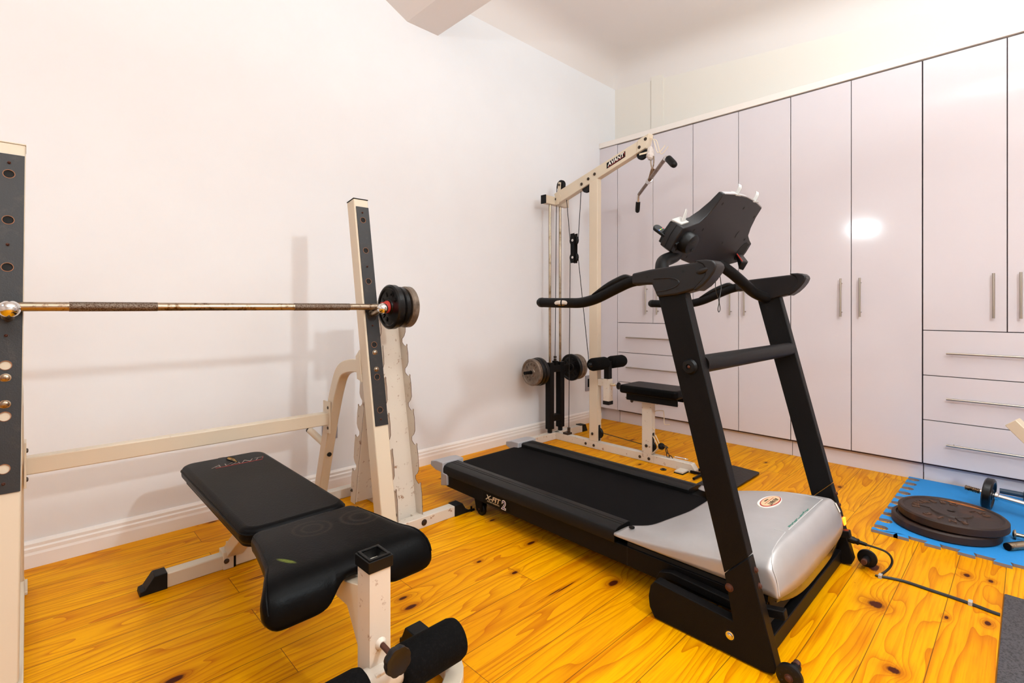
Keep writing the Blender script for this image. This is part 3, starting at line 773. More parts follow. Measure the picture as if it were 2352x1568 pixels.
# arm
def arm_top(y): return 1.956+.316*(2.667-y)
arm = MB().prism([(2.655, arm_top(2.655)), (2.622, 1.872), (1.83, 2.138), (1.80, 2.228)], 'x', X0, X1)
ar = obj('top_arm', arm, CREAM, lm, bevel=.004)
obj('arm_sleeve', MB().prism([(1.885, arm_top(1.885)+.002), (1.90, 2.114), (1.826, 2.138), (1.797, 2.231)], 'x', X0-.004, X1+.004), CREAM, ar, bevel=.002)
cp = obj('top_cross_tube', bx((2.915, 2.636, 1.868), (3.195, 2.684, 1.932)), CREAM, lm, bevel=.003)
obj('end_cap', bx((2.908, 2.634, 1.866), (2.918, 2.686, 1.934)), RUBBER, cp, bevel=.003)
obj('clamp_plate', MB().prism([(2.632, 1.868), (2.632, 1.934), (2.60, 1.96), (2.58, 1.93), (2.60, 1.868)], 'x', X0-.004, X0), CREAM, cp)
for (y, z) in ((2.375, 1.987), (2.311, 2.015), (2.253, 2.040), (2.640, 1.913), (1.874, 2.152), (1.826, 2.197)):
    bolt(lm, (X0-.003, y, z), (-1, 0, 0), .0095)
def pulley(y, z, r=.041, parent=lm, name='pulley'):
    return obj(name, MB().lathe([(0, r*.3), (0, r*.9), (.003, r), (.010, r*.8), (.017, r), (.020, r*.9), (.020, r*.3)], (LX-.01, y, z), (1, 0, 0), 32), BLKP, parent)
pulley(2.600, 2.022); pulley(2.345, 1.962); pulley(1.868, 2.110, .04)
for x in (X0+.004, X1-.008):
    obj('pulley_bracket', MB().prism([(2.626, 1.950), (2.59, 1.968), (2.585, 2.040), (2.612, 2.048)], 'x', x, x+.004), CREAM, lm, bevel=.0015)
bolt(lm, (X0+.003, 2.602, 2.022), (-1, 0, 0), .008)
obj('arm_stop', bx((X0+.006, 1.815, 2.10), (X0+.01, 1.88, 2.112)), CREAMH, lm)
# guide rods and sliding weight carriage
for x in (2.988, 3.112):
    obj('guide_rod', MB().cyl((x, 2.66, .05), (x, 2.66, 1.872), .0105, 18), RODM, lm)
wc = obj('weight_carriage', MB().box((2.962, 2.634, .085), (3.012, 2.686, .612)).box((3.088, 2.634, .085), (3.138, 2.686, .612))
         .box((3.012, 2.636, .535), (3.088, 2.684, .588)).box((3.012, 2.636, .145), (3.088, 2.684, .195)), BLKM, lm, bevel=.003)
obj('cross_head', MB().box((3.035, 2.642, .585), (3.065, 2.678, .622)), BLKM, wc)
obj('weight_peg', MB().cyl((2.70, 2.66, .553), (3.40, 2.66, .553), .0125, 16), BLKM, wc)
obj('peg_block', MB().box((3.138, 2.635, .53), (3.20, 2.685, .58)).box((2.915, 2.635, .53), (2.962, 2.685, .58)), BLKM, wc, bevel=.002)
for x in (2.987, 3.113): obj('rubber_bumper', MB().cyl((x, 2.66, .056), (x, 2.66, .088), .019, 18), RUBBER, lm)
obj('cable_end', MB().cyl((3.05, 2.66, .622), (3.05, 2.66, .64), .012, 14).cyl((3.05, 2.66, .645), (3.05, 2.66, .66), .014, 6), BOLT, wc)
obj('anchor_lug', MB().box((X0, 2.51, .055), (X1, 2.56, .07)).cyl((LX, 2.522, .07), (LX, 2.522, .085), .012, 12).cyl((LX, 2.522, .088), (LX, 2.522, .11), .013, 6), BOLT, lm)
# floating double pulley
dp = obj('pulley_block', MB().prism([(2.487, 1.395), (2.453, 1.395), (2.45, 1.625), (2.49, 1.622)], 'x', LX-.021, LX-.017).prism([(2.487, 1.395), (2.453, 1.395), (2.45, 1.625), (2.49, 1.622)], 'x', LX+.017, LX+.021), BLKM, lm, bevel=.001)
for z in (1.57, 1.438):
    pulley(2.468, z, .041, dp); bolt(dp, (LX-.021, 2.468, z), (-1, 0, 0), .008, m=CHROME)
obj('cable', MB().tube([(3.05, 2.641, 2.02), (3.05, 2.645, 1.9), (3.05, 2.66, .64)], .0028, 8), CABLE, lm)
obj('cable', MB().tube([(LX, 2.56, 2.02), (LX, 2.54, 1.86), (LX, 2.508, 1.575)], .0028, 8).tube([(LX, 2.428, 1.575), (LX, 2.40, 1.94)], .0028, 8), CABLE, lm)
obj('cable', MB().tube([(LX, 2.522, .10), (LX, 2.508, 1.43)], .0028, 8).tube([(LX, 2.428, 1.43), (LX, 2.295, .40), (LX, 2.262, .15)], .0028, 8), CABLE, lm)
obj('cable', MB().tube([(LX, 2.225, .125), (LX, 1.86, .105)], .0028, 8), CABLE, lm)
# knee pads
obj('knee_bracket', bx((X0+.006, 2.175, .473), (X1-.006, 2.232, .523)), CREAMW, lm, bevel=.003)
ks = obj('knee_sleeve', bx((X0-.002, 2.128, .368), (X1+.002, 2.178, .530)), CREAMW, lm, bevel=.003)
obj('end_cap', bx((X0-.003, 2.127, .342), (X1+.003, 2.179, .369)), RUBBER, ks, bevel=.002)
obj('knee_stem', MB().box((X0+.004, 2.132, .528), (X1-.004, 2.174, .66)), BLKM, lm, bevel=.002)
for x0, x1 in ((2.85, 3.035), (3.075, 3.255)):
    L = x1-x0
    obj('foam_roller', MB().lathe([(0, .012), (0, .03), (.008, .041), (.025, .046), (L-.025, .046), (L-.008, .041), (L, .03), (L, .012)], (x0, 2.153, .647), (1, 0, 0), 28), FOAM, lm, angle=50)
obj('roller_end', MB().sphere((2.848, 2.153, .647), .016, 14, 8), BLKP, lm)
pk = obj('pull_knob', MB().cyl((LX, 2.128, .49), (LX, 2.095, .49), .011, 14).cyl((LX, 2.095, .49), (LX, 2.06, .487), .006, 10), BRASS, lm)
obj('knob_disc', MB().lathe([(0, .012), (.003, .026), (.008, .026), (.011, .012)], (LX, 2.066, .487), (0, -1, 0), 20), BLKP, pk)
# seat
pad = MB().prism(rounded(2.925, 1.548, 3.185, 1.978, .03), 'z', .464, .520)
st_ = obj('seat_pad', pad, VINYL, lm, bevel=.016, seg=4)
obj('seat_carriage', MB().box((2.965, 1.56, .418), (2.972, 1.93, .464)).box((3.138, 1.56, .418), (3.145, 1.93, .464)).box((2.965, 1.93, .418), (3.145, 1.937, .464)).box((2.965, 1.60, .45), (3.145, 1.93, .464)), BLKM, st_, bevel=.001)
obj('seat_plate', bx((2.99, 1.72, .408), (3.12, 1.92, .42)), CREAMW, lm)
bolt(st_, (2.975, 1.90, .412), (-1, 0, 0), .010)
obj('adjust_lever', MB().tube([(3.12, 1.60, .42), (3.16, 1.57, .416), (3.19, 1.54, .416)], .004, 8), CREAMH, lm)
# wire hooks on the seat post
obj('wire_hook', MB().tube(spline([(X1-.01, 1.79, .325), (X1+.006, 1.78, .345), (X1+.01, 1.74, .352), (X1+.01, 1.725, .345), (X1+.01, 1.722, .28), (X1+.01, 1.715, .262), (X1+.01, 1.68, .268)], 4), .0025, 6)
    .tube(spline([(X0+.016, 1.783, .245), (X0+.014, 1.776, .232), (X0+.018, 1.765, .228)], 4), .0025, 6), CREAMH, lm)
hk = MB()
for dx in (-.012, .03):
    hk.tube(spline([(LX+dx, 1.80, 2.20), (LX+dx, 1.775, 2.185), (LX+dx+.002, 1.752, 2.105), (LX+dx+.004, 1.735, 2.09), (LX+dx+.006, 1.705, 2.115), (LX+dx+.006, 1.692, 2.13)], 5), .0028, 7)
obj('wire_hook', hk, CREAMH, lm)
# low pulley outlet: ball stop, chain, clip
obj('cable_guard', MB().bar((X0+.006, 1.775, .185), (X0+.012, 1.735, .115), .008, .003).bar((X0+.012, 1.735, .115), (X0+.006, 1.783, .062), .008, .003)
    .bar((X1-.012, 1.775, .185), (X1-.012, 1.735, .115), .008, .003).bar((X1-.012, 1.735, .115), (X1-.012, 1.783, .062), .008, .003), CREAMH, lm)
obj('ball_stop', MB().sphere((LX, 1.722, .120), .023, 18, 10), RUBBER, lm)
def link(c, a, b, r=.0022, L=.011, W=.006):
    c = Vector(c); a = Vector(a).normalized(); b = Vector(b); b = (b-a*b.dot(a)).normalized(); p = []
    for k in range(16):
        t = 2*PI*k/16; p.append(c+a*(L*math.cos(t))+b*(W*math.sin(t)))
    return MB().tube(p, r, 6, closed=True)
chm = MB()
for k, (c, a, b) in enumerate((((LX, 1.692, .125), (0, 1, .3), (1, 0, 0)), ((LX, 1.684, .098), (0, .3, 1), (1, 0, 0)), ((LX, 1.675, .070), (0, .2, 1), (0, 1, 0)))):
    q = link(c, a, b, .003, .018, .009); chm.add(q.v, q.f)
q = link((LX+.004, 1.655, .052), (0, .5, .85), (0, 1, 0), .0032, .02, .013); chm.add(q.v, q.f)
obj('chain', chm, BOLT, lm)
obj('snap_clip', MB().tube(spline([(X1+.002, 1.64, .062), (X1+.004, 1.61, .064), (X1+.004, 1.57, .064), (X1+.010, 1.55, .062)], 5), .004, 8), CHROME, lm)
obj('floor_washer', MB().cyl((2.96, 1.655, 0), (2.96, 1.655, .005), .02, 18).cyl((2.96, 1.655, .005), (2.96, 1.655, .011), .008, 10), BOLT, lm)
# foot plate
fpoly = rounded(2.800, 1.182, 3.310, 1.36, .02)
fpm = MB()
vs = [(x, y, .008+max(0, (y-1.18)*.035)) for x, y in fpoly]+[(x, y, .016+max(0, (y-1.18)*.035)) for x, y in fpoly]; n = len(fpoly)
fpm.add(vs, [tuple(range(n)), tuple(range(n, 2*n))]+[(i, (i+1) % n, n+(i+1) % n, n+i) for i in range(n)])
fpm.box((2.84, 1.20, 0), (3.27, 1.34, .010))
fpl = obj('foot_plate', fpm, mat('chequered_black_rubber', srgb(18, 17, 17), .4, noise=(60, srgb(58, 54, 51), .62, .7), bump=(60, 1.0), spec=.3), lm, bevel=.001)
obj('plate_arm', MB().bar((LX-.035, 1.50, .012), (LX-.035, 1.34, .016), .012, .014).bar((LX+.035, 1.50, .012), (LX+.035, 1.34, .016), .012, .014).cyl((2.90, 1.42, .014), (3.2, 1.42, .014), .008, 12), BLKM, lm)
# arm label
def arm_pt(y, off): return (X0-.0012, y, arm_top(y)+off)
lab = MB(); a_, b_ = 2.146, 1.988
lab.add([(X0-.0006, a_, 2.058), (X0-.0006, b_, 2.112), (X0-.0006, b_, 2.153), (X0-.0006, a_, 2.100), (X0+.001, a_, 2.058), (X0+.001, b_, 2.112), (X0+.001, b_, 2.153), (X0+.001, a_, 2.100)],
        [(0,1,2,3),(4,7,6,5),(0,4,5,1),(1,5,6,2),(2,6,7,3),(3,7,4,0)])
lb = obj('label', lab, LBLK, ar)
dxv = Vector((0, b_-a_, .054)); upv = Vector((0, 0, 1)); off = Vector((X0-.0010, (a_+b_)/2+.004, 2.107))
text('lettering', 'AVANT', LWHT, lb, off, dxv, upv, .036, .0003, .35, bold=.0009, squash=1.18)
text('lettering', 'I', LRED, lb, (X0-.0010, b_+.010, 2.136), dxv, upv, .022, .0003, .35, bold=.0009)
obj('underline', MB().bar((X0-.001, a_-.012, 2.068), (X0-.001, b_+.006, 2.120), .0008, .0025), LRED, lb)

# plates on the pulldown carriage
g1 = 'plates on the pulldown weight carriage'
arc = [('F', -52), ('I', -28), ('T', -4), ('N', 22), ('E', 48), ('S', 74), ('C', 110), ('J', 140), ('R', 170), ('G', 198), ('B', 228)]
disc('weight_plate', (2.785, 2.66, .553), (-1, 0, 0), .104, .033, IRONG, 'worn brown-grey plate with raised letters, outermost on the left of the pulldown carriage', g1, (arc, .026, (0,0,1), (0,-1,0)))
disc('weight_plate', (2.821, 2.66, .553), (-1, 0, 0), .106, .030, IRONB, 'black plate in the middle of the left stack on the pulldown carriage', g1)
disc('weight_plate', (2.856, 2.66, .553), (-1, 0, 0), .110, .032, IRONB, 'black plate innermost of the left stack, against the carriage frame', g1)
disc('weight_plate', (3.255, 2.66, .553), (-1, 0, 0), .112, .032, IRONB, 'black plate with raised letters, innermost of the right stack on the carriage', g1, (arc, .028, (0,0,1), (0,-1,0)))
disc('weight_plate', (3.291, 2.66, .553), (-1, 0, 0), .104, .030, IRONG, 'grey-brown plate in the middle of the right stack on the pulldown carriage', g1)
disc('weight_plate', (3.327, 2.66, .553), (-1, 0, 0), .106, .033, IRONG, 'grey-brown plate at the far end of the right stack on the carriage', g1)

# ------------------------------------------------------------------ pulldown bar hanging from the arm
pb = thing('pulldown_bar', (3.10, 1.83, 1.95), 'rusty chrome pulldown bar with drooping black grips, hanging from the machine arm by a clip', 'bar')
A = Vector((2.747, 1.518, 1.947)); B = Vector((3.497, 2.170, 1.947)); M_ = (A+B)/2
dirb = (B-A).normalized(); dn = Vector((0, 0, -1))
A2 = A+Vector((-.03, -.045, -.038)); A3 = Vector((2.685, 1.428, 1.868))
B2 = B+dirb*.03+dn*.05; B3 = B+dirb*.07+dn*.13
CH2 = mat('bar_rusty_chrome', srgb(140, 112, 88), .3, .9, noise=(18, srgb(98, 62, 34), .4, .6))
obj('bar', MB().tube([A+dirb*.03, B-dirb*.02], .0125, 16), CH2, pb)
obj('bar_end', MB().tube(spline([A+dirb*.035, A, A-dirb*.022+dn*.012, A2], 5), .0125, 16).tube(spline([B-dirb*.03, B, B+dirb*.012+dn*.014, B2], 5), .0125, 16), CHROME, pb)
def grip(p, q, r=.018):
    L = (q-p).length
    return MB().lathe([(0, r*.8), (.002, r), (L*.75, r*1.0), (L*.92, r*.85), (L, r*.35)], p, q-p, 20)
obj('grip', grip(A+Vector((-.016, -.024, -.016)), A3, .021), RUBBER, pb)
obj('grip', grip(B2, B3), RUBBER, pb)
obj('swivel_sleeve', MB().lathe([(0, .0125), (0, .017), (.05, .018), (.055, .0205), (.063, .0205), (.065, .0125)], M_-dirb*.005+dirb*.02, dirb, 20), CHROME, pb)
hg = Vector((LX+.01, 1.79, 1.985))
obj('hanger_strap', MB().bar(M_+Vector((-.01, 0, -.012)), hg+Vector((0, 0, .012)), .028, .006, (1, .2, 0)), CH2, pb, bevel=.0015)
cl = Vector((LX, 1.79, 2.035)); p = []
for k in range(24):
    t = 2*PI*k/24; p.append(cl+Vector((.3, .9, 0)).normalized()*(.013+.006*math.cos(t+PI))*math.sin(t)*1.15+Vector((0, 0, -.044*math.cos(t))))
obj('snap_clip', MB().tube(p, .0042, 8, closed=True), STEEL, pb)
tp = MB(); rows = []
random.seed(3)
for i in range(9):
    z = 2.145-.0105*i*1.05; r0 = [.012, .019, .023, .026, .0285, .031, .030, .024, .012][i]
    rows.append([(LX+.002+r0*math.cos(2*PI*k/14)*(1+random.uniform(-.14, .14)), 1.806+r0*.9*math.sin(2*PI*k/14)*(1+random.uniform(-.14, .14)), z+random.uniform(-.003, .003)) for k in range(14)])
tp.grid(rows, closed_u=True); obj('tape_wrap', tp, TAPE, lm, angle=20)

# ------------------------------------------------------------------ treadmill
tm = thing('treadmill', (1.98, 1.3, 0), 'black treadmill with silver motor hood and tilted console, running towards the left wall', 'treadmill')
def sy_r(z): return .505+(z-.03)*(.774-.505)/(1.096-.03)     # front edge of the uprights
def sy_l(z): return .610+(z-.101)*(.869-.610)/(1.085-.101)   # rear edge
for side, xa, xb in ((-1, 1.520, 1.560), (1, 2.397, 2.437)):
    sgn = side
    xo = xa if side < 0 else xb
    u = obj('upright', MB().prism([(sy_r(.318), .318), (sy_l(.245), .245), (sy_l(1.10), 1.10), (sy_r(1.115), 1.115)], 'x', xa, xb), BLKM, tm, bevel=.003)
    low = MB().prism([(.500, .03), (.505, .012), (.53, .004), (.883, .004), (.902, .035), (.906, .07), (.899, .106), (.883, .128), (.622, .110), (sy_l(.243), .243), (sy_r(.316), .316)], 'x', xa, xb)
    lo = obj('base_leg', low, BLKM, tm, bevel=.003)
    for (y, z, m_) in ((.632, .207, RUST), (.630, .064, CHROME)):
        bolt(lo, (xo, y, z), (sgn, 0, 0), .010, m=m_)
    obj('washer', MB().lathe([(0, .014), (.0012, .0155)], (xo, .630, .064), (sgn, 0, 0), 20), BLACK, lo)
    for z in (.275, .232):
        yy = sy_r(z)
        bolt(u, ((xa+xb)/2+.006, yy, z), (0, -1, .25), .0075, m=RUST)
    obj('foot_pad', MB().cyl(((xa+xb)/2, .70, -.0), ((xa+xb)/2, .70, .006), .016, 16), RUBBER, tm)
    # wheel
    wh = obj('wheel', MB().lathe([(0, .010), (0, .028), (.003, .034), (.014, .034), (.017, .028), (.017, .010)], (xo+sgn*.003, .462, .0345), (sgn, 0, 0), 32), BLKP, tm, angle=30)
    for k in range(10):
        a = 2*PI*k/10; yy, zz = .462+.022*math.cos(a), .0345+.022*math.sin(a)
        obj('wheel_hole', MB().cyl((xo+sgn*.0195, yy, zz), (xo+sgn*.0205, yy, zz), .0028, 8), BLACK, wh)
    bolt(wh, (xo+sgn*.020, .462, .0345), (sgn, 0, 0), .009, m=RUST)
    obj('axle', MB().cyl((xa+.002, .462, .0345), (xb+.003, .462, .0345), .014, 16), BLKM, wh)
    obj('axle_bolt', MB().cyl((xa-.014 if side > 0 else xb-.004, .462, .04), (xa+.004 if side > 0 else xb+.014, .462, .04), .010, 16), RUST, wh)
    # handle block, sleeve and long grip bar
    xm = (xa+xb)/2
    hb = MB().prism([(.965, 1.130), (.966, 1.168), (.90, 1.178), (.74, 1.192), (.700, 1.192), (.684, 1.186), (.680, 1.172), (.700, 1.140), (.735, 1.106), (.80, 1.090), (.868, 1.084), (.888, 1.128)], 'x', xm-.030, xm+.030)
    h = obj('handle_block', hb, BLKS, tm, bevel=.010, seg=4)
    obj('nose_cover', MB().prism([(.735, 1.198), (.700, 1.1985), (.680, 1.195), (.669, 1.186), (.667, 1.174), (.674, 1.157), (.688, 1.138), (.708, 1.118), (.734, 1.101), (.743, 1.107), (.718, 1.130), (.704, 1.150), (.700, 1.168), (.710, 1.183)], 'x', xm-.033, xm+.033), BLKS, h, bevel=.006, seg=3)
    obj('thumb_rest', MB().lathe([(0, .002), (.012, .008), (.028, .011), (.040, .008), (.047, .002)], (xm+sgn*.028, .686, 1.171), (0, 1, -.25), 16), BLKS, h)
    arcp = [(.893, 1.150), (.868, 1.090), (.80, 1.095), (.775, 1.108), (.762, 1.125), (.775, 1.140), (.81, 1.152)]
    obj('side_scoop', MB().prism(arcp, 'x', xo+sgn*.010, xo+sgn*.0135) if False else MB().tube([(xo+sgn*.0105, y, z) for y, z in spline([Vector((.880, 1.146)), Vector((.82, 1.146)), Vector((.79, 1.135)), Vector((.80, 1.118)), Vector((.84, 1.106)), Vector((.872, 1.103))], 5)] , .0022, 6), BLKS, h)
    for (y, z) in ((.905, 1.153), (.775, 1.166), (.795, 1.110)):
        obj('screw_hole', MB().cyl((xo+sgn*.0095, y, z), (xo+sgn*.0106, y, z), .0045, 14), BLACK, h)
    path = spline([(xm, 1.415, 1.071), (xm, 1.34, 1.069), (xm, 1.272, 1.068), (xm, 1.207, 1.069), (xm, 1.137, 1.084), (xm, 1.054, 1.117), (xm, .992, 1.140), (xm, .94, 1.149)], 6)
    gb = obj('grip_bar', MB().tube(path, .0198, 20), BLKM, tm, angle=60)
    obj('bar_end', MB().lathe([(0, .0205), (.012, .020), (.022, .014), (.026, .004)], (xm, 1.412, 1.071), (0, 1, .02), 20), BLKP, gb)
    obj('sleeve', MB().tube([(xm, .905, 1.153), (xm, .93, 1.150), (xm, .958, 1.1475), (xm, .966, 1.1465)], [.0225, .0225, .0225, .0205], 20), BLKS, gb)
    gt = MB(); sec = []
    for (y, z, hgt) in ((1.150, 1.100, .0), (1.12, 1.112, .012), (1.08, 1.128, .020), (1.04, 1.142, .021), (1.015, 1.152, .020), (1.0, 1.156, .013), (.985, 1.160, 0)):
        sec.append([(xm-.014, y, z), (xm-.012, y, z+hgt*.8), (xm, y, z+hgt), (xm+.012, y, z+hgt*.8), (xm+.014, y, z), (xm, y, z-.012)])
    gt.grid(sec, closed_u=True); obj('control_pod', gt, BLKP, gb, subsurf=1, angle=60)
    # pulse sensors: bright two-part oval set in the bar side
    for y0, y1, q in ((1.329, 1.298, 0), (1.291, 1.262, 1)):
        ov = []
        for k in range(13):
            t = k/12; y = y0+(y1-y0)*t; e = (t if q == 0 else 1-t); ov.append((y, .0105*math.sqrt(max(0, 1-(1-e)**2))+.0005))
        sm_ = MB(); rws = []
        for (y, hh) in ov:
            rws.append([(xm+sgn*.0206*math.cos(b), y, 1.068+.0206*math.sin(b)) for b in [(-1+2*i/6)*hh/.0206 for i in range(7)]])
        sm_.grid(rws); obj('pulse_sensor', sm_, BTNM, gb)
obj('cross_tube', MB().cyl((1.555, .738, .868), (2.40, .738, .868), .029, 28), BLKM, tm, angle=50)
cpn = obj('cross_tube_cap', MB().lathe([(0, .022), (.004, .025), (.013, .020), (.014, .009), (.010, .008)], (1.520, .755, .862), (-1, 0, 0), 28), BLKP, tm)
bolt(cpn, (1.514, .755, .862), (-1, 0, 0), .006, m=RUST)
obj('front_cross_bar', bx((1.56, .540, .004), (2.397, .592, .058)), BLKM, tm, bevel=.003)
# curved support of the console
obj('console_yoke', MB().tube(spline([(1.555, .86, 1.10), (1.575, .882, 1.15), (1.605, .903, 1.192), (1.655, .922, 1.218), (1.73, .928, 1.238), (1.84, .950, 1.268), (1.98, .952, 1.275), (2.09, .940, 1.252), (2.17, .895, 1.200), (2.25, .868, 1.150), (2.32, .858, 1.118), (2.375, .838, 1.098), (2.40, .83, 1.094)], 6), .0235, 20), BLKM, tm, angle=60)
# deck
def rail_prof(xo, xi):
    d = 1 if xi > xo else -1
    return [(xo, .150), (xo-.000*d, .180), (xo+.008*d, .196), (xo+.028*d, .204), (xi-.01*d, .205), (xi, .200), (xi, .17), (xo+.02*d, .150)]
for xo, xi in ((1.615, 1.725), (2.342, 2.215)):
    r_ = obj('side_rail', MB().prism(rail_prof(xo, xi), 'y', 1.109, 2.222), BLKP, tm, bevel=.002)
    d = 1 if xi > xo else -1
    for q in (.052, .070):
        obj('rail_groove', bx((min(xo+q*d, xo+(q+.0022)*d), 1.111, .2035), (max(xo+q*d, xo+(q+.0022)*d), 2.218, .2056)), BLACK, r_)
    sk = obj('side_skirt', MB().prism([(.56, .082), (.56, .150), (2.19, .150), (2.19, .088), (1.2, .078)], 'x', min(xo+.008*d, xo+.030*d), max(xo+.008*d, xo+.030*d)), BLKM, tm, bevel=.002)
    obj('seam', bx((min(xo+.0075*d, xo+.009*d), 1.055, .08), (max(xo+.0075*d, xo+.009*d), 1.058, .150)), BLACK, sk)
    ec = obj('end_cap', MB().prism([(2.17, .098), (2.17, .155), (2.208, .158), (2.208, .212), (2.27, .212), (2.318, .200), (2.320, .175), (2.275, .160), (2.225, .158), (2.225, .086)], 'x', min(xo-.004*d, xi+.03*d), max(xo-.004*d, xi+.03*d)), SILVD, tm, bevel=.004)
obj('running_deck', bx((1.66, .70, .160), (2.32, 2.235, .176)), BLKP, tm)
bm_ = MB(); rws = []
for y, z in [(.90, .1815), (2.215, .1815), (2.245, .178), (2.262, .165), (2.262, .145), (2.245, .132), (2.215, .128), (.90, .128)]:
    rws.append([(1.720, y, z), (2.225, y, z)])
bm_.grid(rws); bl = obj('belt', bm_, BELT, tm, angle=80)
obj('under_frame', bx((1.66, .64, .09), (2.32, 2.17, .125)), BLACK, tm)
for x in (1.655, 2.325):
    wl = obj('rear_wheel', MB().lathe([(-.010, .008), (-.010, .026), (-.006, .030), (.006, .030), (.010, .026), (.010, .008)], (x, 1.935, .030), (1, 0, 0), 28), RUBBER, tm)
    bolt(wl, (x-.011, 1.935, .034), (-1, 0, 0), .006, m=RUST)
    obj('wheel_fork', MB().prism([(1.92, .022), (1.955, .022), (1.975, .095), (1.91, .095)], 'x', x-.018, x-.012).prism([(1.92, .022), (1.955, .022), (1.975, .095), (1.91, .095)], 'x', x+.012, x+.018), BLKM, tm)
# lift arms
for x in (1.60, 2.355):
    la = MB().rtube([(x, .50, .150), (x, .66, .118), (x, .86, .128), (x, .895, .118), (x, .905, .095), (x, .895, .080)], .028, .026)
    obj('lift_arm', la, BLKM, tm, bevel=.003)
obj('motor_pan', bx((1.63, .56, .075), (2.35, 1.06, .165)), BLACK, tm)
# motor hood
HC = 1.98; HW = .371
def hz_top(y):
    pts = [(.55, .309), (.62, .308), (.72, .300), (.85, .270), (.97, .232), (1.05, .212), (1.11, .205)]
    for (a, za), (b, zb) in zip(pts, pts[1:]):
        if y <= b: t = max(0, (y-a)/(b-a)); return za+(zb-za)*t
    return pts[-1][1]
def hx(s):   # rear boundary y as a function of |s|
    pts = [(0, .942), (.25, .945), (.48, .985), (.60, 1.002), (.69, 1.020), (.74, 1.055), (.78, 1.090), (1.0, 1.108)]
    for (a, ya), (b, yb) in zip(pts, pts[1:]):
        if s <= b: return ya+(yb-ya)*(s-a)/(b-a)
    return pts[-1][1]
ss = [-1, -.985, -.96, -.93, -.89, -.84, -.79, -.75, -.70, -.64, -.56, -.48, -.36, -.24, -.12, 0, .12, .24, .36, .48, .56, .64, .70, .75, .79, .84, .89, .93, .96, .985, 1]
rows = []
NR = 20
def z_side(v): return .190+.068*v**1.3
def topz(s, v, y):
    a = abs(s); return z_side(v)+(hz_top(y)-z_side(v))*(1-a**(2.6+4.0*v))**(.85)
def hood_row(v, front=None):
    r = []
    for s in ss:
        a = abs(s); yr = hx(a); yf_ = .548+.012*a**2
        y = yr+(yf_-yr)*v
        r.append((HC+s*(HW-.007), y, topz(s, v, y)))
    return r
for i in range(NR+1):
    v = i/NR; r = hood_row(v)
    y0, y1 = r[0][1], r[-1][1]; zs = z_side(v)
    L = [(HC-HW, y0, .180), (HC-HW+.001, y0, .180+(zs-.180)*.5), (HC-HW+.003, y0, zs-.006*v)]
    Rr = [(HC+HW-.003, y1, zs-.006*v), (HC+HW-.001, y1, .180+(zs-.180)*.5), (HC+HW, y1, .180)]
    rows.append(L+r+Rr)
last = rows[-1]
for q in (.10, .35, .68, 1.0):
    r = []
    for (x, y, z) in last:
        a = min(1, abs(x-HC)/HW); yb = .499+.026*a**4
        zb = .180
        r.append((x, y+(yb-y)*math.sin(q*PI/2), z+(zb-z)*(1-math.cos(q*PI/2))))
    rows.append(r)
hood = obj('motor_hood', MB().grid(rows), SILV, tm, subsurf=1, angle=60)
mds = hood.modifiers.new('solid', 'SOLIDIFY'); mds.thickness = .003; mds.offset = -1
# lower dark lip
lip = []
for zz, off in ((.184, .004), (.165, .006), (None, .012)):
    lip.append([(HC+s*(HW-.006), .499+.026*abs(s)**4+off, (zz if zz is not None else .168-.038*(1-abs(s)**3))) for s in ss])
obj('hood_lip', MB().grid(lip), YCAP, tm, angle=70)
# crease lines and scuffs
def hp(x, y):
    s_ = (x-HC)/(HW-.007); a = abs(s_); yr = hx(a); yf_ = .548+.012*a**2; v = min(1, max(0, (yr-y)/(yr-yf_)))
    return Vector((x, y, topz(s_, v, y)+.0002))
def hfront(x, q):
    a = min(1, abs(x-HC)/HW); y = .548+.012*a**2; z = topz((x-HC)/(HW-.007), 1, y); yb = .499+.026*a**4
    return Vector((x, y+(yb-y)*math.sin(q*PI/2)-.0003, z+(.180-z)*(1-math.cos(q*PI/2))))
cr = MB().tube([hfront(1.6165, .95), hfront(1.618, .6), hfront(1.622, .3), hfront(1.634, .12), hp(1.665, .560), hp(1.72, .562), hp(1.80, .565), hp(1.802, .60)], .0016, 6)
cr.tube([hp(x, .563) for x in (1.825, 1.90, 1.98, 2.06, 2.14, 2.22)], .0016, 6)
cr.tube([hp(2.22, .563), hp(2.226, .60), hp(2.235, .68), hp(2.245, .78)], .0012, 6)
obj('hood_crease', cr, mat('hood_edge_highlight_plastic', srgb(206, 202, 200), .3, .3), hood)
sc_ = MB()
random.seed(11)
for k in range(16):
    t = k/16; x = 1.85+t*.22
    yy_ = .569+random.uniform(-.001, .003); sc_.bar(hp(x, yy_), hp(x+.012, yy_+random.uniform(-.001, .002)), .002+random.uniform(0, .004), .0010)
obj('green_scuff', sc_, mat('green_paint_scuff', srgb(70, 120, 104), .6), hood)
obj('thumb_hole', MB().cyl((1.672, 1.068, .2035), (1.672, 1.068, .2065), .011, 18), LBLK, hood)
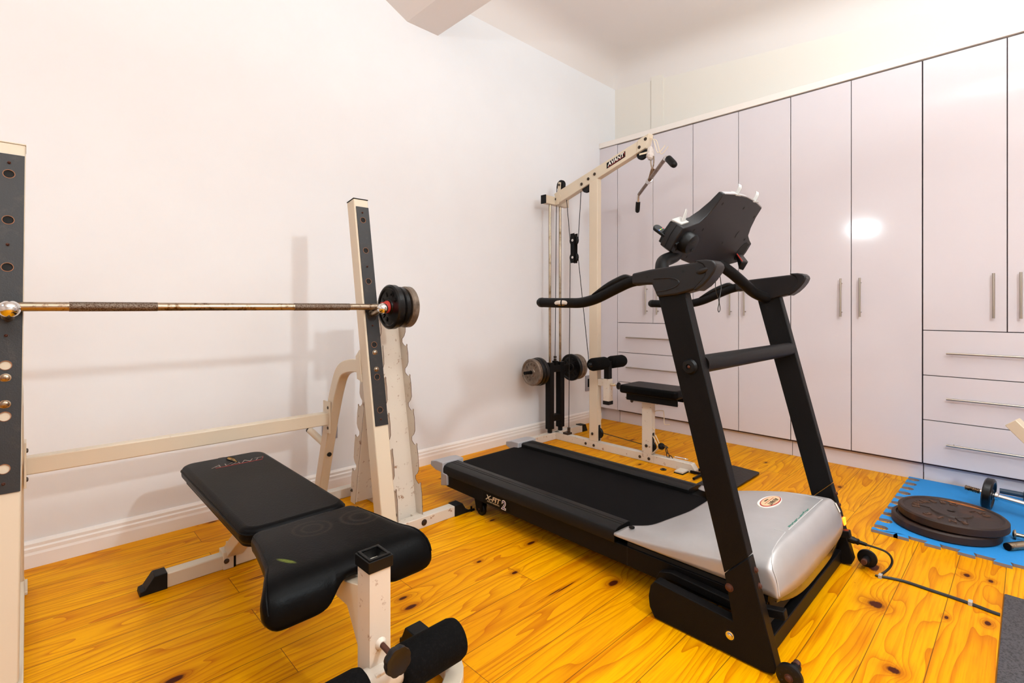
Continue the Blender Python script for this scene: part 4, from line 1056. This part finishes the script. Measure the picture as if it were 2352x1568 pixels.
# oval badge
bc = Vector((2.055, .700, hp(2.055, .70).z+.0012)); bd = MB(); bz = MB(); bi = MB()
def ell(rx, ry, z, n=36, dx=0, dy=0): return [(bc.x+dx+rx*math.cos(2*PI*k/n), bc.y+dy+ry*math.sin(2*PI*k/n), bc.z+z+(-.10*(dy+ry*math.sin(2*PI*k/n)))) for k in range(n)]
def ovald(mb, rx, ry, z0, z1, **k):
    a, b = ell(rx, ry, z0, **k), ell(rx, ry, z1, **k); n = len(a)
    return mb.add(a+b, [tuple(range(n)), tuple(range(n, 2*n))]+[(i, (i+1) % n, n+(i+1) % n, n+i) for i in range(n)])
bg = obj('badge', ovald(bd, .078, .036, -.002, .0015), LWHT, hood)
obj('badge_rim', ovald(bz, .072, .030, .0015, .0030, dy=-.003), LRED, bg)
obj('badge_face', ovald(bi, .067, .026, .0030, .0038, dy=-.003), LTAN, bg)
text('lettering', 'AVANT', LBLK, bg, (bc.x-.002, bc.y-.013, bc.z+.0058), (-1, 0, 0), (0, -1, .1), .026, .0003, .3)
text('lettering', 'FITNESS', LBLK, bg, (bc.x-.002, bc.y+.012, bc.z+.0028), (-1, 0, 0), (0, -1, .1), .010, .0003, .2)
obj('badge_line', MB().box((bc.x-.045, bc.y+.0005, bc.z+.0034), (bc.x+.045, bc.y+.0022, bc.z+.0044)), LRED, bg)
stk = MB(); q_ = [hfront(2.268, .30), hfront(2.292, .30), hfront(2.296, .58), hfront(2.272, .58)]
stk.add(q_+[p+Vector((0, -.0016, .0006)) for p in q_], [(0,1,2,3),(4,5,6,7),(0,1,5,4),(1,2,6,5),(2,3,7,6),(3,0,4,7)])
obj('sticker', stk, LWHT, hood)
# side lettering
xs_ = 1.6140
dk = obj('side_label', bx((xs_+.0080, 1.700, .090), (xs_+.0092, 1.885, .136)), LBLK, tm)
xt = xs_+.0075
text('lettering', 'X-FIT', BRASS, dk, (xt, 1.815, .119), (0, -1, 0), (0, 0, 1), .034, .0005, .25, bold=.0009, squash=1.25)
text('lettering', 'POWER TREADMILL', BRASS, dk, (xt, 1.810, .101), (0, -1, 0), (0, 0, 1), .0085, .0004, .1, squash=1.2)
text('lettering', '2', LWHT, dk, (xt, 1.737, .112), (0, -1, 0), (0, 0, 1), .058, .0004, .1, bold=.0028)
text('lettering', '2', LBLUE, dk, (xt-.0007, 1.737, .112), (0, -1, 0), (0, 0, 1), .056, .0004, .1, bold=-.0002)
# power inlet on the far upright: amber rocker, breaker, plug
pi_ = obj('power_inlet', MB().hull8([(2.399, sy_r(.09)-.004, .09), (2.432, sy_r(.09)-.004, .09), (2.432, sy_r(.09)+.004, .09), (2.399, sy_r(.09)+.004, .09), (2.399, sy_r(.215)-.004, .215), (2.432, sy_r(.215)-.004, .215), (2.432, sy_r(.215)+.004, .215), (2.399, sy_r(.215)+.004, .215)]), BLKP, tm, bevel=.001)
zz = .172; obj('rocker_switch', MB().hull8([(2.404, sy_r(zz-.014)-.008, zz-.014), (2.428, sy_r(zz-.014)-.008, zz-.014), (2.428, sy_r(zz-.014), zz-.014), (2.404, sy_r(zz-.014), zz-.014), (2.404, sy_r(zz+.014)-.012, zz+.014), (2.428, sy_r(zz+.014)-.012, zz+.014), (2.428, sy_r(zz+.014), zz+.014), (2.404, sy_r(zz+.014), zz+.014)]), AMBER, pi_, bevel=.001)
bolt(pi_, (2.416, sy_r(.135)-.004, .135), (0, -1, .2), .006, m=BLKP)
# console: tilted shell seen from behind
CO = Vector((1.98, .908, 1.253)); CU = Vector((1, 0, 0)); CV = Vector((0, -.571, .821)).normalized(); CN = Vector((0, .821, .571)).normalized()  # CN towards the runner
def cpoint(u, v, w): return CO+CU*u+CV*v+CN*w
def cprism(poly, w0, w1, w1s=None):
    m = MB(); n = len(poly)
    m.add([cpoint(u, v, w0) for u, v in poly]+[cpoint(u, v, w1 if w1s is None else w1s(u, v)) for u, v in poly], [tuple(range(n)), tuple(range(n, 2*n))]+[(i, (i+1) % n, n+(i+1) % n, n+i) for i in range(n)]); return m
R_ = [(.306, 0), (.316, .05), (.31, .094), (.268, .108), (.227, .126), (.204, .160), (.188, .205), (.184, .249), (.10, .262), (0, .266)]
L_ = [(-a, b) for a, b in R_[::-1][1:]]
low_edge = [(-.26, -.012), (-.18, -.030), (-.08, -.042), (0, -.045), (.08, -.042), (.18, -.030), (.26, -.012)]
out = R_+L_+low_edge
cs = obj('console_shell', cprism(out, 0, 0, lambda u, v: .052-(.034*max(0, (v-.11)/.155))), BLKS, tm, bevel=.004, seg=3)
Rw = [(.302, .004), (.310, .05), (.304, .090), (.235, .110), (.225, .02)]
for sgn in (-1, 1):
    wg = [(sgn*a, b) for a, b in Rw]
    obj('cup_wing', cprism(wg, .045, .066), BLKP, cs, bevel=.004)
    obj('seam', MB().tube([cpoint(sgn*.3115, v, .030) for v in (.0, .05, .096)] if False else [cpoint(sgn*.3085, .002, .030), cpoint(sgn*.3175, .05, .030), cpoint(sgn*.3125, .093, .030)], .0012, 5), BLACK, cs)
obj('display', cprism([(-.15, .10), (.15, .10), (.14, .235), (-.14, .235)], .030, .042), LBLK, cs, bevel=.002)
obj('control_panel', cprism([(-.20, .0), (.20, .0), (.20, .085), (-.20, .085)], .048, .054), BLKP, cs, bevel=.002)
# cup holders poking through the back
cp1 = cpoint(-.262, .052, 0)
ch1 = obj('cup_holder', MB().lathe([(0, .041), (.030, .040), (.036, .037), (.038, .030)], cpoint(-.250, .048, .004), -CN+Vector((0, -.3, -.1)), 28), BLKP, cs, bevel=0)
for du, dv in ((.012, -.018), (-.016, .014)):
    q = cpoint(-.250, .048, 0)+(-CN+Vector((0, -.3, -.1))).normalized()*.0385+CU*du+CV*dv
    obj('drain_slot', MB().cyl(q, q+(-CN)*.0012, .0055, 12), BLACK, ch1)
rec = []
for k in range(28):
    a = 2*PI*k/28; rec.append((.258+.036*math.cos(a), .050+.044*math.sin(a)))
obj('cup_opening', cprism(rec, -.0012, .004), BLACK, cs)
hx_ = obj('holder_box', MB().hull8([cpoint(.215, -.012, -.052), cpoint(.275, -.018, -.050), cpoint(.286, .020, -.002), cpoint(.222, .030, -.002), cpoint(.210, .022, -.050), cpoint(.262, .030, -.052), cpoint(.284, .040, -.002), cpoint(.222, .040, -.002)]), BLKP, cs, bevel=.006)
obj('red_seal', MB().bar(cpoint(.214, .024, -.046), cpoint(.222, .038, -.004), .002, .004), REDP, hx_)
for u, v in ((-.150, .215), (.030, .225), (.165, .205), (-.175, .105), (-.235, .095), (-.275, .012), (.04, .07), (.215, .105), (.285, .085), (-.17, -.012), (-.08, -.030), (.10, -.020)):
    obj('screw_hole', cprism([(u+.005*math.cos(2*PI*k/12), v+.006*math.sin(2*PI*k/12)) for k in range(12)], -.0006, .001), BLACK, cs)
obj('vent_badge', cprism([(.12+.008*math.cos(2*PI*k/16), .118+.016*math.sin(2*PI*k/16)) for k in range(16)], -.0012, .001), BLKS, cs)
# white clips
obj('silver_top_trim', cprism([(-.176, .252), (-.09, .2655), (0, .269), (.09, .2655), (.176, .252), (.176, .249), (.09, .2615), (0, .2655), (-.09, .2615), (-.176, .249)], -.0006, .016), SILVD, cs)
for u in (-.085, .085):
    c_ = MB()
    base = [cpoint(u-.020, .258, .022), cpoint(u+.020, .262, .022), cpoint(u+.022, .262, -.006), cpoint(u-.014, .258, -.006)]
    c_.add(base+[p+CV*.006 for p in base], [(0,1,2,3),(4,5,6,7),(0,1,5,4),(1,2,6,5),(2,3,7,6),(3,0,4,7)])
    c_.rtube(spline([cpoint(u+.0, .262, .004), cpoint(u+.004, .276, .006), cpoint(u+.008, .288, .010), cpoint(u+.016, .296, .020)], 4), .014, .006, CN)
    obj('white_clip', c_, WPLAS, cs, bevel=.001)
c_ = MB()
base = [cpoint(-.308, .092, .062), cpoint(-.262, .110, .062), cpoint(-.262, .110, .020), cpoint(-.300, .096, .020)]
c_.add(base+[p+CV*.006 for p in base], [(0,1,2,3),(4,5,6,7),(0,1,5,4),(1,2,6,5),(2,3,7,6),(3,0,4,7)])
c_.add([cpoint(-.290, .104, .030), cpoint(-.268, .112, .030), cpoint(-.268, .148, .046), cpoint(-.274, .150, .050), cpoint(-.290, .104, .034), cpoint(-.268, .112, .034), cpoint(-.268, .148, .050), cpoint(-.274, .150, .054)], [(0,1,2,3),(4,5,6,7),(0,1,5,4),(1,2,6,5),(2,3,7,6),(3,0,4,7)])
obj('white_clip', c_, WPLAS, cs, bevel=.001)
sk_ = thing('safety_cord', (1.98, .865, 1.2), 'thin black looped cord dangling under the treadmill console', 'cord')
obj('cord', MB().tube(spline([(1.974, .868, 1.215), (1.955, .866, 1.17), (1.955, .866, 1.12), (1.975, .862, 1.075), (1.966, .862, 1.045), (1.974, .862, 1.032), (1.986, .862, 1.045), (1.978, .862, 1.078), (2.0, .864, 1.13), (1.992, .866, 1.18), (1.982, .868, 1.215)], 6), .0016, 6), CABLE, sk_)

# remote control tucked on the console ledge
ra = Vector((1.672, .972, 1.352)); rb = Vector((1.685, .912, 1.302)); rd = (rb-ra).normalized()
rc_ = thing('remote_control', tuple(rb), 'black remote control with coloured buttons sticking out beside the treadmill console', 'remote')
rn = Vector((-.45, -.35, .75)); rn = (rn-rd*rn.dot(rd)).normalized(); rs = rd.cross(rn)
bd_ = []
for k in range(9):
    a = PI/2+PI*k/8; bd_.append((.014+.014*math.cos(a), .0155*math.sin(a)))
bd_ += [(.115, -.0155), (.115, .0155)]
m_ = MB(); n = len(bd_)
m_.add([ra+rd*a+rs*b-rn*.006 for a, b in bd_]+[ra+rd*a+rs*b+rn*.006 for a, b in bd_], [tuple(range(n)), tuple(range(n, 2*n))]+[(i, (i+1) % n, n+(i+1) % n, n+i) for i in range(n)])
rbody = obj('body', m_, BLKP, rc_, bevel=.002)
for k, mm in enumerate((BTNB, BTNY, BTNG, BTNR)):
    p = ra+rd*.030+rs*(.0105-.007*k)+rn*.006; obj('button', MB().cyl(p, p+rn*.0015, .0028, 10), mm, rbody)
for i in range(3):
    for j in range(3):
        p = ra+rd*(.042+.010*i)+rs*(.008-.008*j)+rn*.006; obj('button', MB().cyl(p, p+rn*.0012, .0028, 8), LBLK, rbody)

# ------------------------------------------------------------------ power cord and its clips
cd = thing('power_cord', (2.40, .25, 0), 'black mains cable running from the treadmill across the floor to the grey mat', 'cable')
p0 = Vector((2.417, sy_r(.105)-.004, .105))
obj('plug', MB().lathe([(0, .013), (.018, .014), (.026, .011), (.034, .013), (.038, .008), (.062, .0065)], p0, (.05, -1, -.1), 16), BLKP, cd)
obj('lead', MB().tube(spline([p0+Vector((.003, -.055, -.006)), (2.425, .400, .092), (2.428, .378, .066), (2.418, .385, .034), (2.392, .412, .0042), (2.384, .42, .004), (2.405, .37, .004), (2.413, .33, .004), (2.408, .254, .004), (2.405, .197, .004), (2.399, .143, .004), (2.389, .099, .004), (2.386, .074, .004)], 6), .0042, 8), CABLE, cd)
obj('lead', MB().tube(spline([(2.386, .405, .0035), (2.40, .365, .0035), (2.406, .33, .0035), (2.400, .254, .0035), (2.397, .197, .0035), (2.391, .143, .0035), (2.381, .099, .0035), (2.378, .074, .0035)], 5), .0034, 8), CABLE, cd)
for k, (x, y) in enumerate(((2.384, .408), (2.397, .150))):
    c = thing('cable_clip', (x, y, 0), ('white plastic cable clip on the floor by the treadmill wheel', 'white plastic cable clip on the floor between treadmill and grey mat')[k], 'clip', 'white cable clips')
    obj('clip', MB().box((x-.011, y-.006, 0), (x-.005, y+.006, .012)).box((x+.008, y-.006, 0), (x+.014, y+.006, .012)).box((x-.011, y-.006, .0095), (x+.014, y+.006, .013)), WPLAS, c, bevel=.001)

# ------------------------------------------------------------------ mats
mt = thing('foam_mat', (3.3, .2, 0), 'worn bright blue interlocking foam mat in front of the wardrobes', 'mat')
def jig(p, q, n, depth, inward, phase=0):
    """dovetail teeth from p to q; inward = unit vector into the mat"""
    p = Vector(p); q = Vector(q); t = (q-p)/n; d = t.normalized(); L = t.length; out = []
    for k in range(n):
        a = p+t*k
        o1 = a+t*.30; o2 = a+t*.70
        out += [a, o1+d*L*.02]
        c = a+t*.5+inward*depth*.58
        for i in range(9):
            g = math.radians(-232+ -256*i/8*-1*-1) if False else 0
        r = L*.27
        for i in range(9):
            th = math.radians(215-250*i/8)
            out.append(c+d*r*math.cos(th)+inward*r*math.sin(th)*1.0)
        out += [o2-d*L*.02]
    return out
MX0, MX1, MY1, MY0 = 2.845, 3.895, .522, -.55
left = jig((MX0, MY1, 0), (MX1, MY1, 0), 10, .050, Vector((0, -1, 0)))
poly = [(p.x, p.y) for p in left]+[(MX1, MY1), (MX1, MY0), (MX0+.03, MY0)]
# front edge: wide rectangular tongues, each shaped like a slanted step
y = MY0
fr_ = []
yy = MY0
while yy < MY1-.12:
    fr_ += [(MX0+.030, yy), (MX0+.030, yy+.050), (MX0+.036, yy+.060), (MX0, yy+.052), (MX0, yy+.108), (MX0+.032, yy+.100)]
    yy += .110
poly += fr_+[(MX0, MY1-.10)]
mm_ = MB().prism(poly, 'z', 0, .013)
obj('sheet', mm_, BLUE, mt, smooth=False)
gm = tag(obj('grey_mat', MB().prism(rounded(1.2, -1.2, 2.563, .068, .006), 'z', 0, .008), GREYMAT, at=(2.0, -.5, 0), bevel=.002),
         'dark grey pebbled rubber mat on the floor at the lower right corner', 'mat')

# big rusty plates lying on the blue mat
g2 = 'large rusty plates on the blue mat'
RP = plate_mesh(.200, .034, .020, .062, .0145)
LRU = mat('rusty_iron_orange', srgb(88, 62, 48), .6, .2, noise=(6, srgb(176, 100, 40), .58, .75), bump=(90, .3))
def flat_plate(c, label, letters):
    t = disc('weight_plate', c, (0, 0, 1), .200, .040, RUSTP, label, g2, letters, rim=.018, hub=.075, bore=.0145)
    return t
arc2 = [('E', -100), ('J', -122), ('E', -60), ('U', -44), ('N', -28), ('N', -10), ('E', 8), ('B', 26), ('O', 44), ('2', 96), ('0', 110), ('E', 200), ('N', 218)]
flat_plate((3.105, .285, .0335), 'lower of the two big rusty iron plates, flat on the blue mat', None)
# letters face up: up direction is measured from the disc centre, reading from the -X side
tp2 = flat_plate((3.125, .262, .0740), 'upper of the two big rusty iron plates, with raised letters round its face', (arc2, .040, (.707, .707, 0), (.707, -.707, 0)))
wd = []
for k in range(15):
    a = math.radians(-62+62*k/14); wd.append((3.125+.176*math.cos(a+.35), .262+.176*math.sin(a+.35)))
for k in range(14, -1, -1):
    a = math.radians(-62+62*k/14); rr = .176-.026*math.sin(PI*k/14); wd.append((3.125+rr*math.cos(a+.35), .262+rr*math.sin(a+.35)))
obj('rust_patch', MB().prism(wd, 'z', .0878, .0889), mat('fresh_orange_rust', srgb(172, 98, 34), .8, noise=(50, srgb(120, 66, 30), .45, .6)), tp2)
for ang in (-35, 85, 205):
    a = math.radians(ang); d0 = Vector((math.cos(a), math.sin(a), 0)); c0 = Vector((3.125, .262, .0885))
    obj('raised_spoke', MB().bar(c0+d0*.07, c0+d0*.118, .03, .006), RUSTP, tp2, bevel=.001)

# dumbbell with a single small plate, and loose rods
db = thing('dumbbell_bar', (3.50, .12, .02), 'chrome threaded dumbbell bar holding one small black plate, on the blue mat', 'dumbbell')
da = Vector((3.560, .258, .098)); dbv = Vector((3.470, -.12, .036))*1.0
dd = (dbv-da).normalized(); dpc = Vector((3.535, .158, .0))
q0 = Vector((3.553, .243, .104)); q1 = Vector((3.500, -.20, .062)); dd = (q1-q0).normalized()
obj('bar', MB().cyl(q0+dd*.06, q1, .0125, 20), CHROME, db)
th_ = MB()
for k in range(9):
    th_.lathe([(0, .0105), (.003, .0135), (.006, .0105)], q0+dd*.0068*k, dd, 18)
obj('thread', th_, STEEL, db)
th_ = MB()
for k in range(12):
    th_.lathe([(0, .0125), (.003, .0142), (.006, .0125)], q0+dd*(.225+.0068*k), dd, 18)
obj('thread', th_, CHROME, db)
obj('collar', MB().lathe([(0, .014), (.002, .020), (.012, .020), (.016, .014)], q0+dd*.115, dd, 18), CHROME, db)
disc('weight_plate', tuple(q0+dd*.092), tuple(dd), .082, .036, IRONB, 'small black rubber-rimmed plate on the chrome dumbbell bar', None, None, rim=.018, hub=.024, bore=.0145)
r1 = thing('carriage_bolt', (3.17, .05, .03), 'round-headed steel rod lying beside the rusty plates, upper of two', 'rod')
obj('head', MB().lathe([(0, .004), (.002, .014), (.006, .020), (.012, .021), (.013, .009)], (3.178, .060, .035), (.05, -1, 0), 22), STEEL, r1)
obj('shank', MB().cyl((3.178, .048, .035), (3.19, -.10, .033), .0085, 16), STEEL, r1)
r2 = thing('threaded_rod', (3.06, .03, .02), 'thick threaded steel rod lying on the blue mat, lower of two', 'rod')
e0 = Vector((3.005, .072, .030)); ed = (Vector((3.20, -.06, .030))-e0).normalized()
obj('core', MB().cyl(e0+ed*.004, e0+ed*.15, .014, 20), STEEL, r2)
th_ = MB()
for k in range(18): th_.lathe([(0, .0138), (.002, .0165), (.004, .0138)], e0+ed*(.006+.0048*k), ed, 18)
obj('thread', th_, STEEL, r2)
obj('end_face', MB().cyl(e0, e0+ed*.004, .0155, 20).cyl(e0-ed*.0005, e0, .007, 14), LBLK, r2)
# second dumbbell behind, mostly outside the picture
d2 = thing('dark_dumbbell', (3.80, -.02, .05), 'dark blue-grey dumbbell end against the wardrobe kickboard at the right edge', 'dumbbell')
TEAL = mat('dark_teal_vinyl', srgb(38, 58, 76), .5)
obj('handle', MB().cyl((3.80, .12, .055), (3.80, -.10, .055), .014, 16), TEAL, d2)
obj('head', MB().lathe([(0, .02), (.004, .036), (.05, .036), (.054, .02)], (3.80, .030, .050), (0, -1, 0), 6), TEAL, d2)
# cream tube of another machine entering at the right edge
ob_ = thing('cream_steel_tube', (3.10, -.06, 0), 'cream square steel tube leaning in from the right edge above the blue mat', 'tube')
obj('tube', MB().bar((3.20, .060, .535), (3.12, -.36, .055), .050, .050, (0, .3, 1)), CREAM, ob_, bevel=.003)
obj('tube_foot', MB().box((3.05, -.42, .013), (3.19, -.33, .03)), CREAM, ob_, bevel=.003)
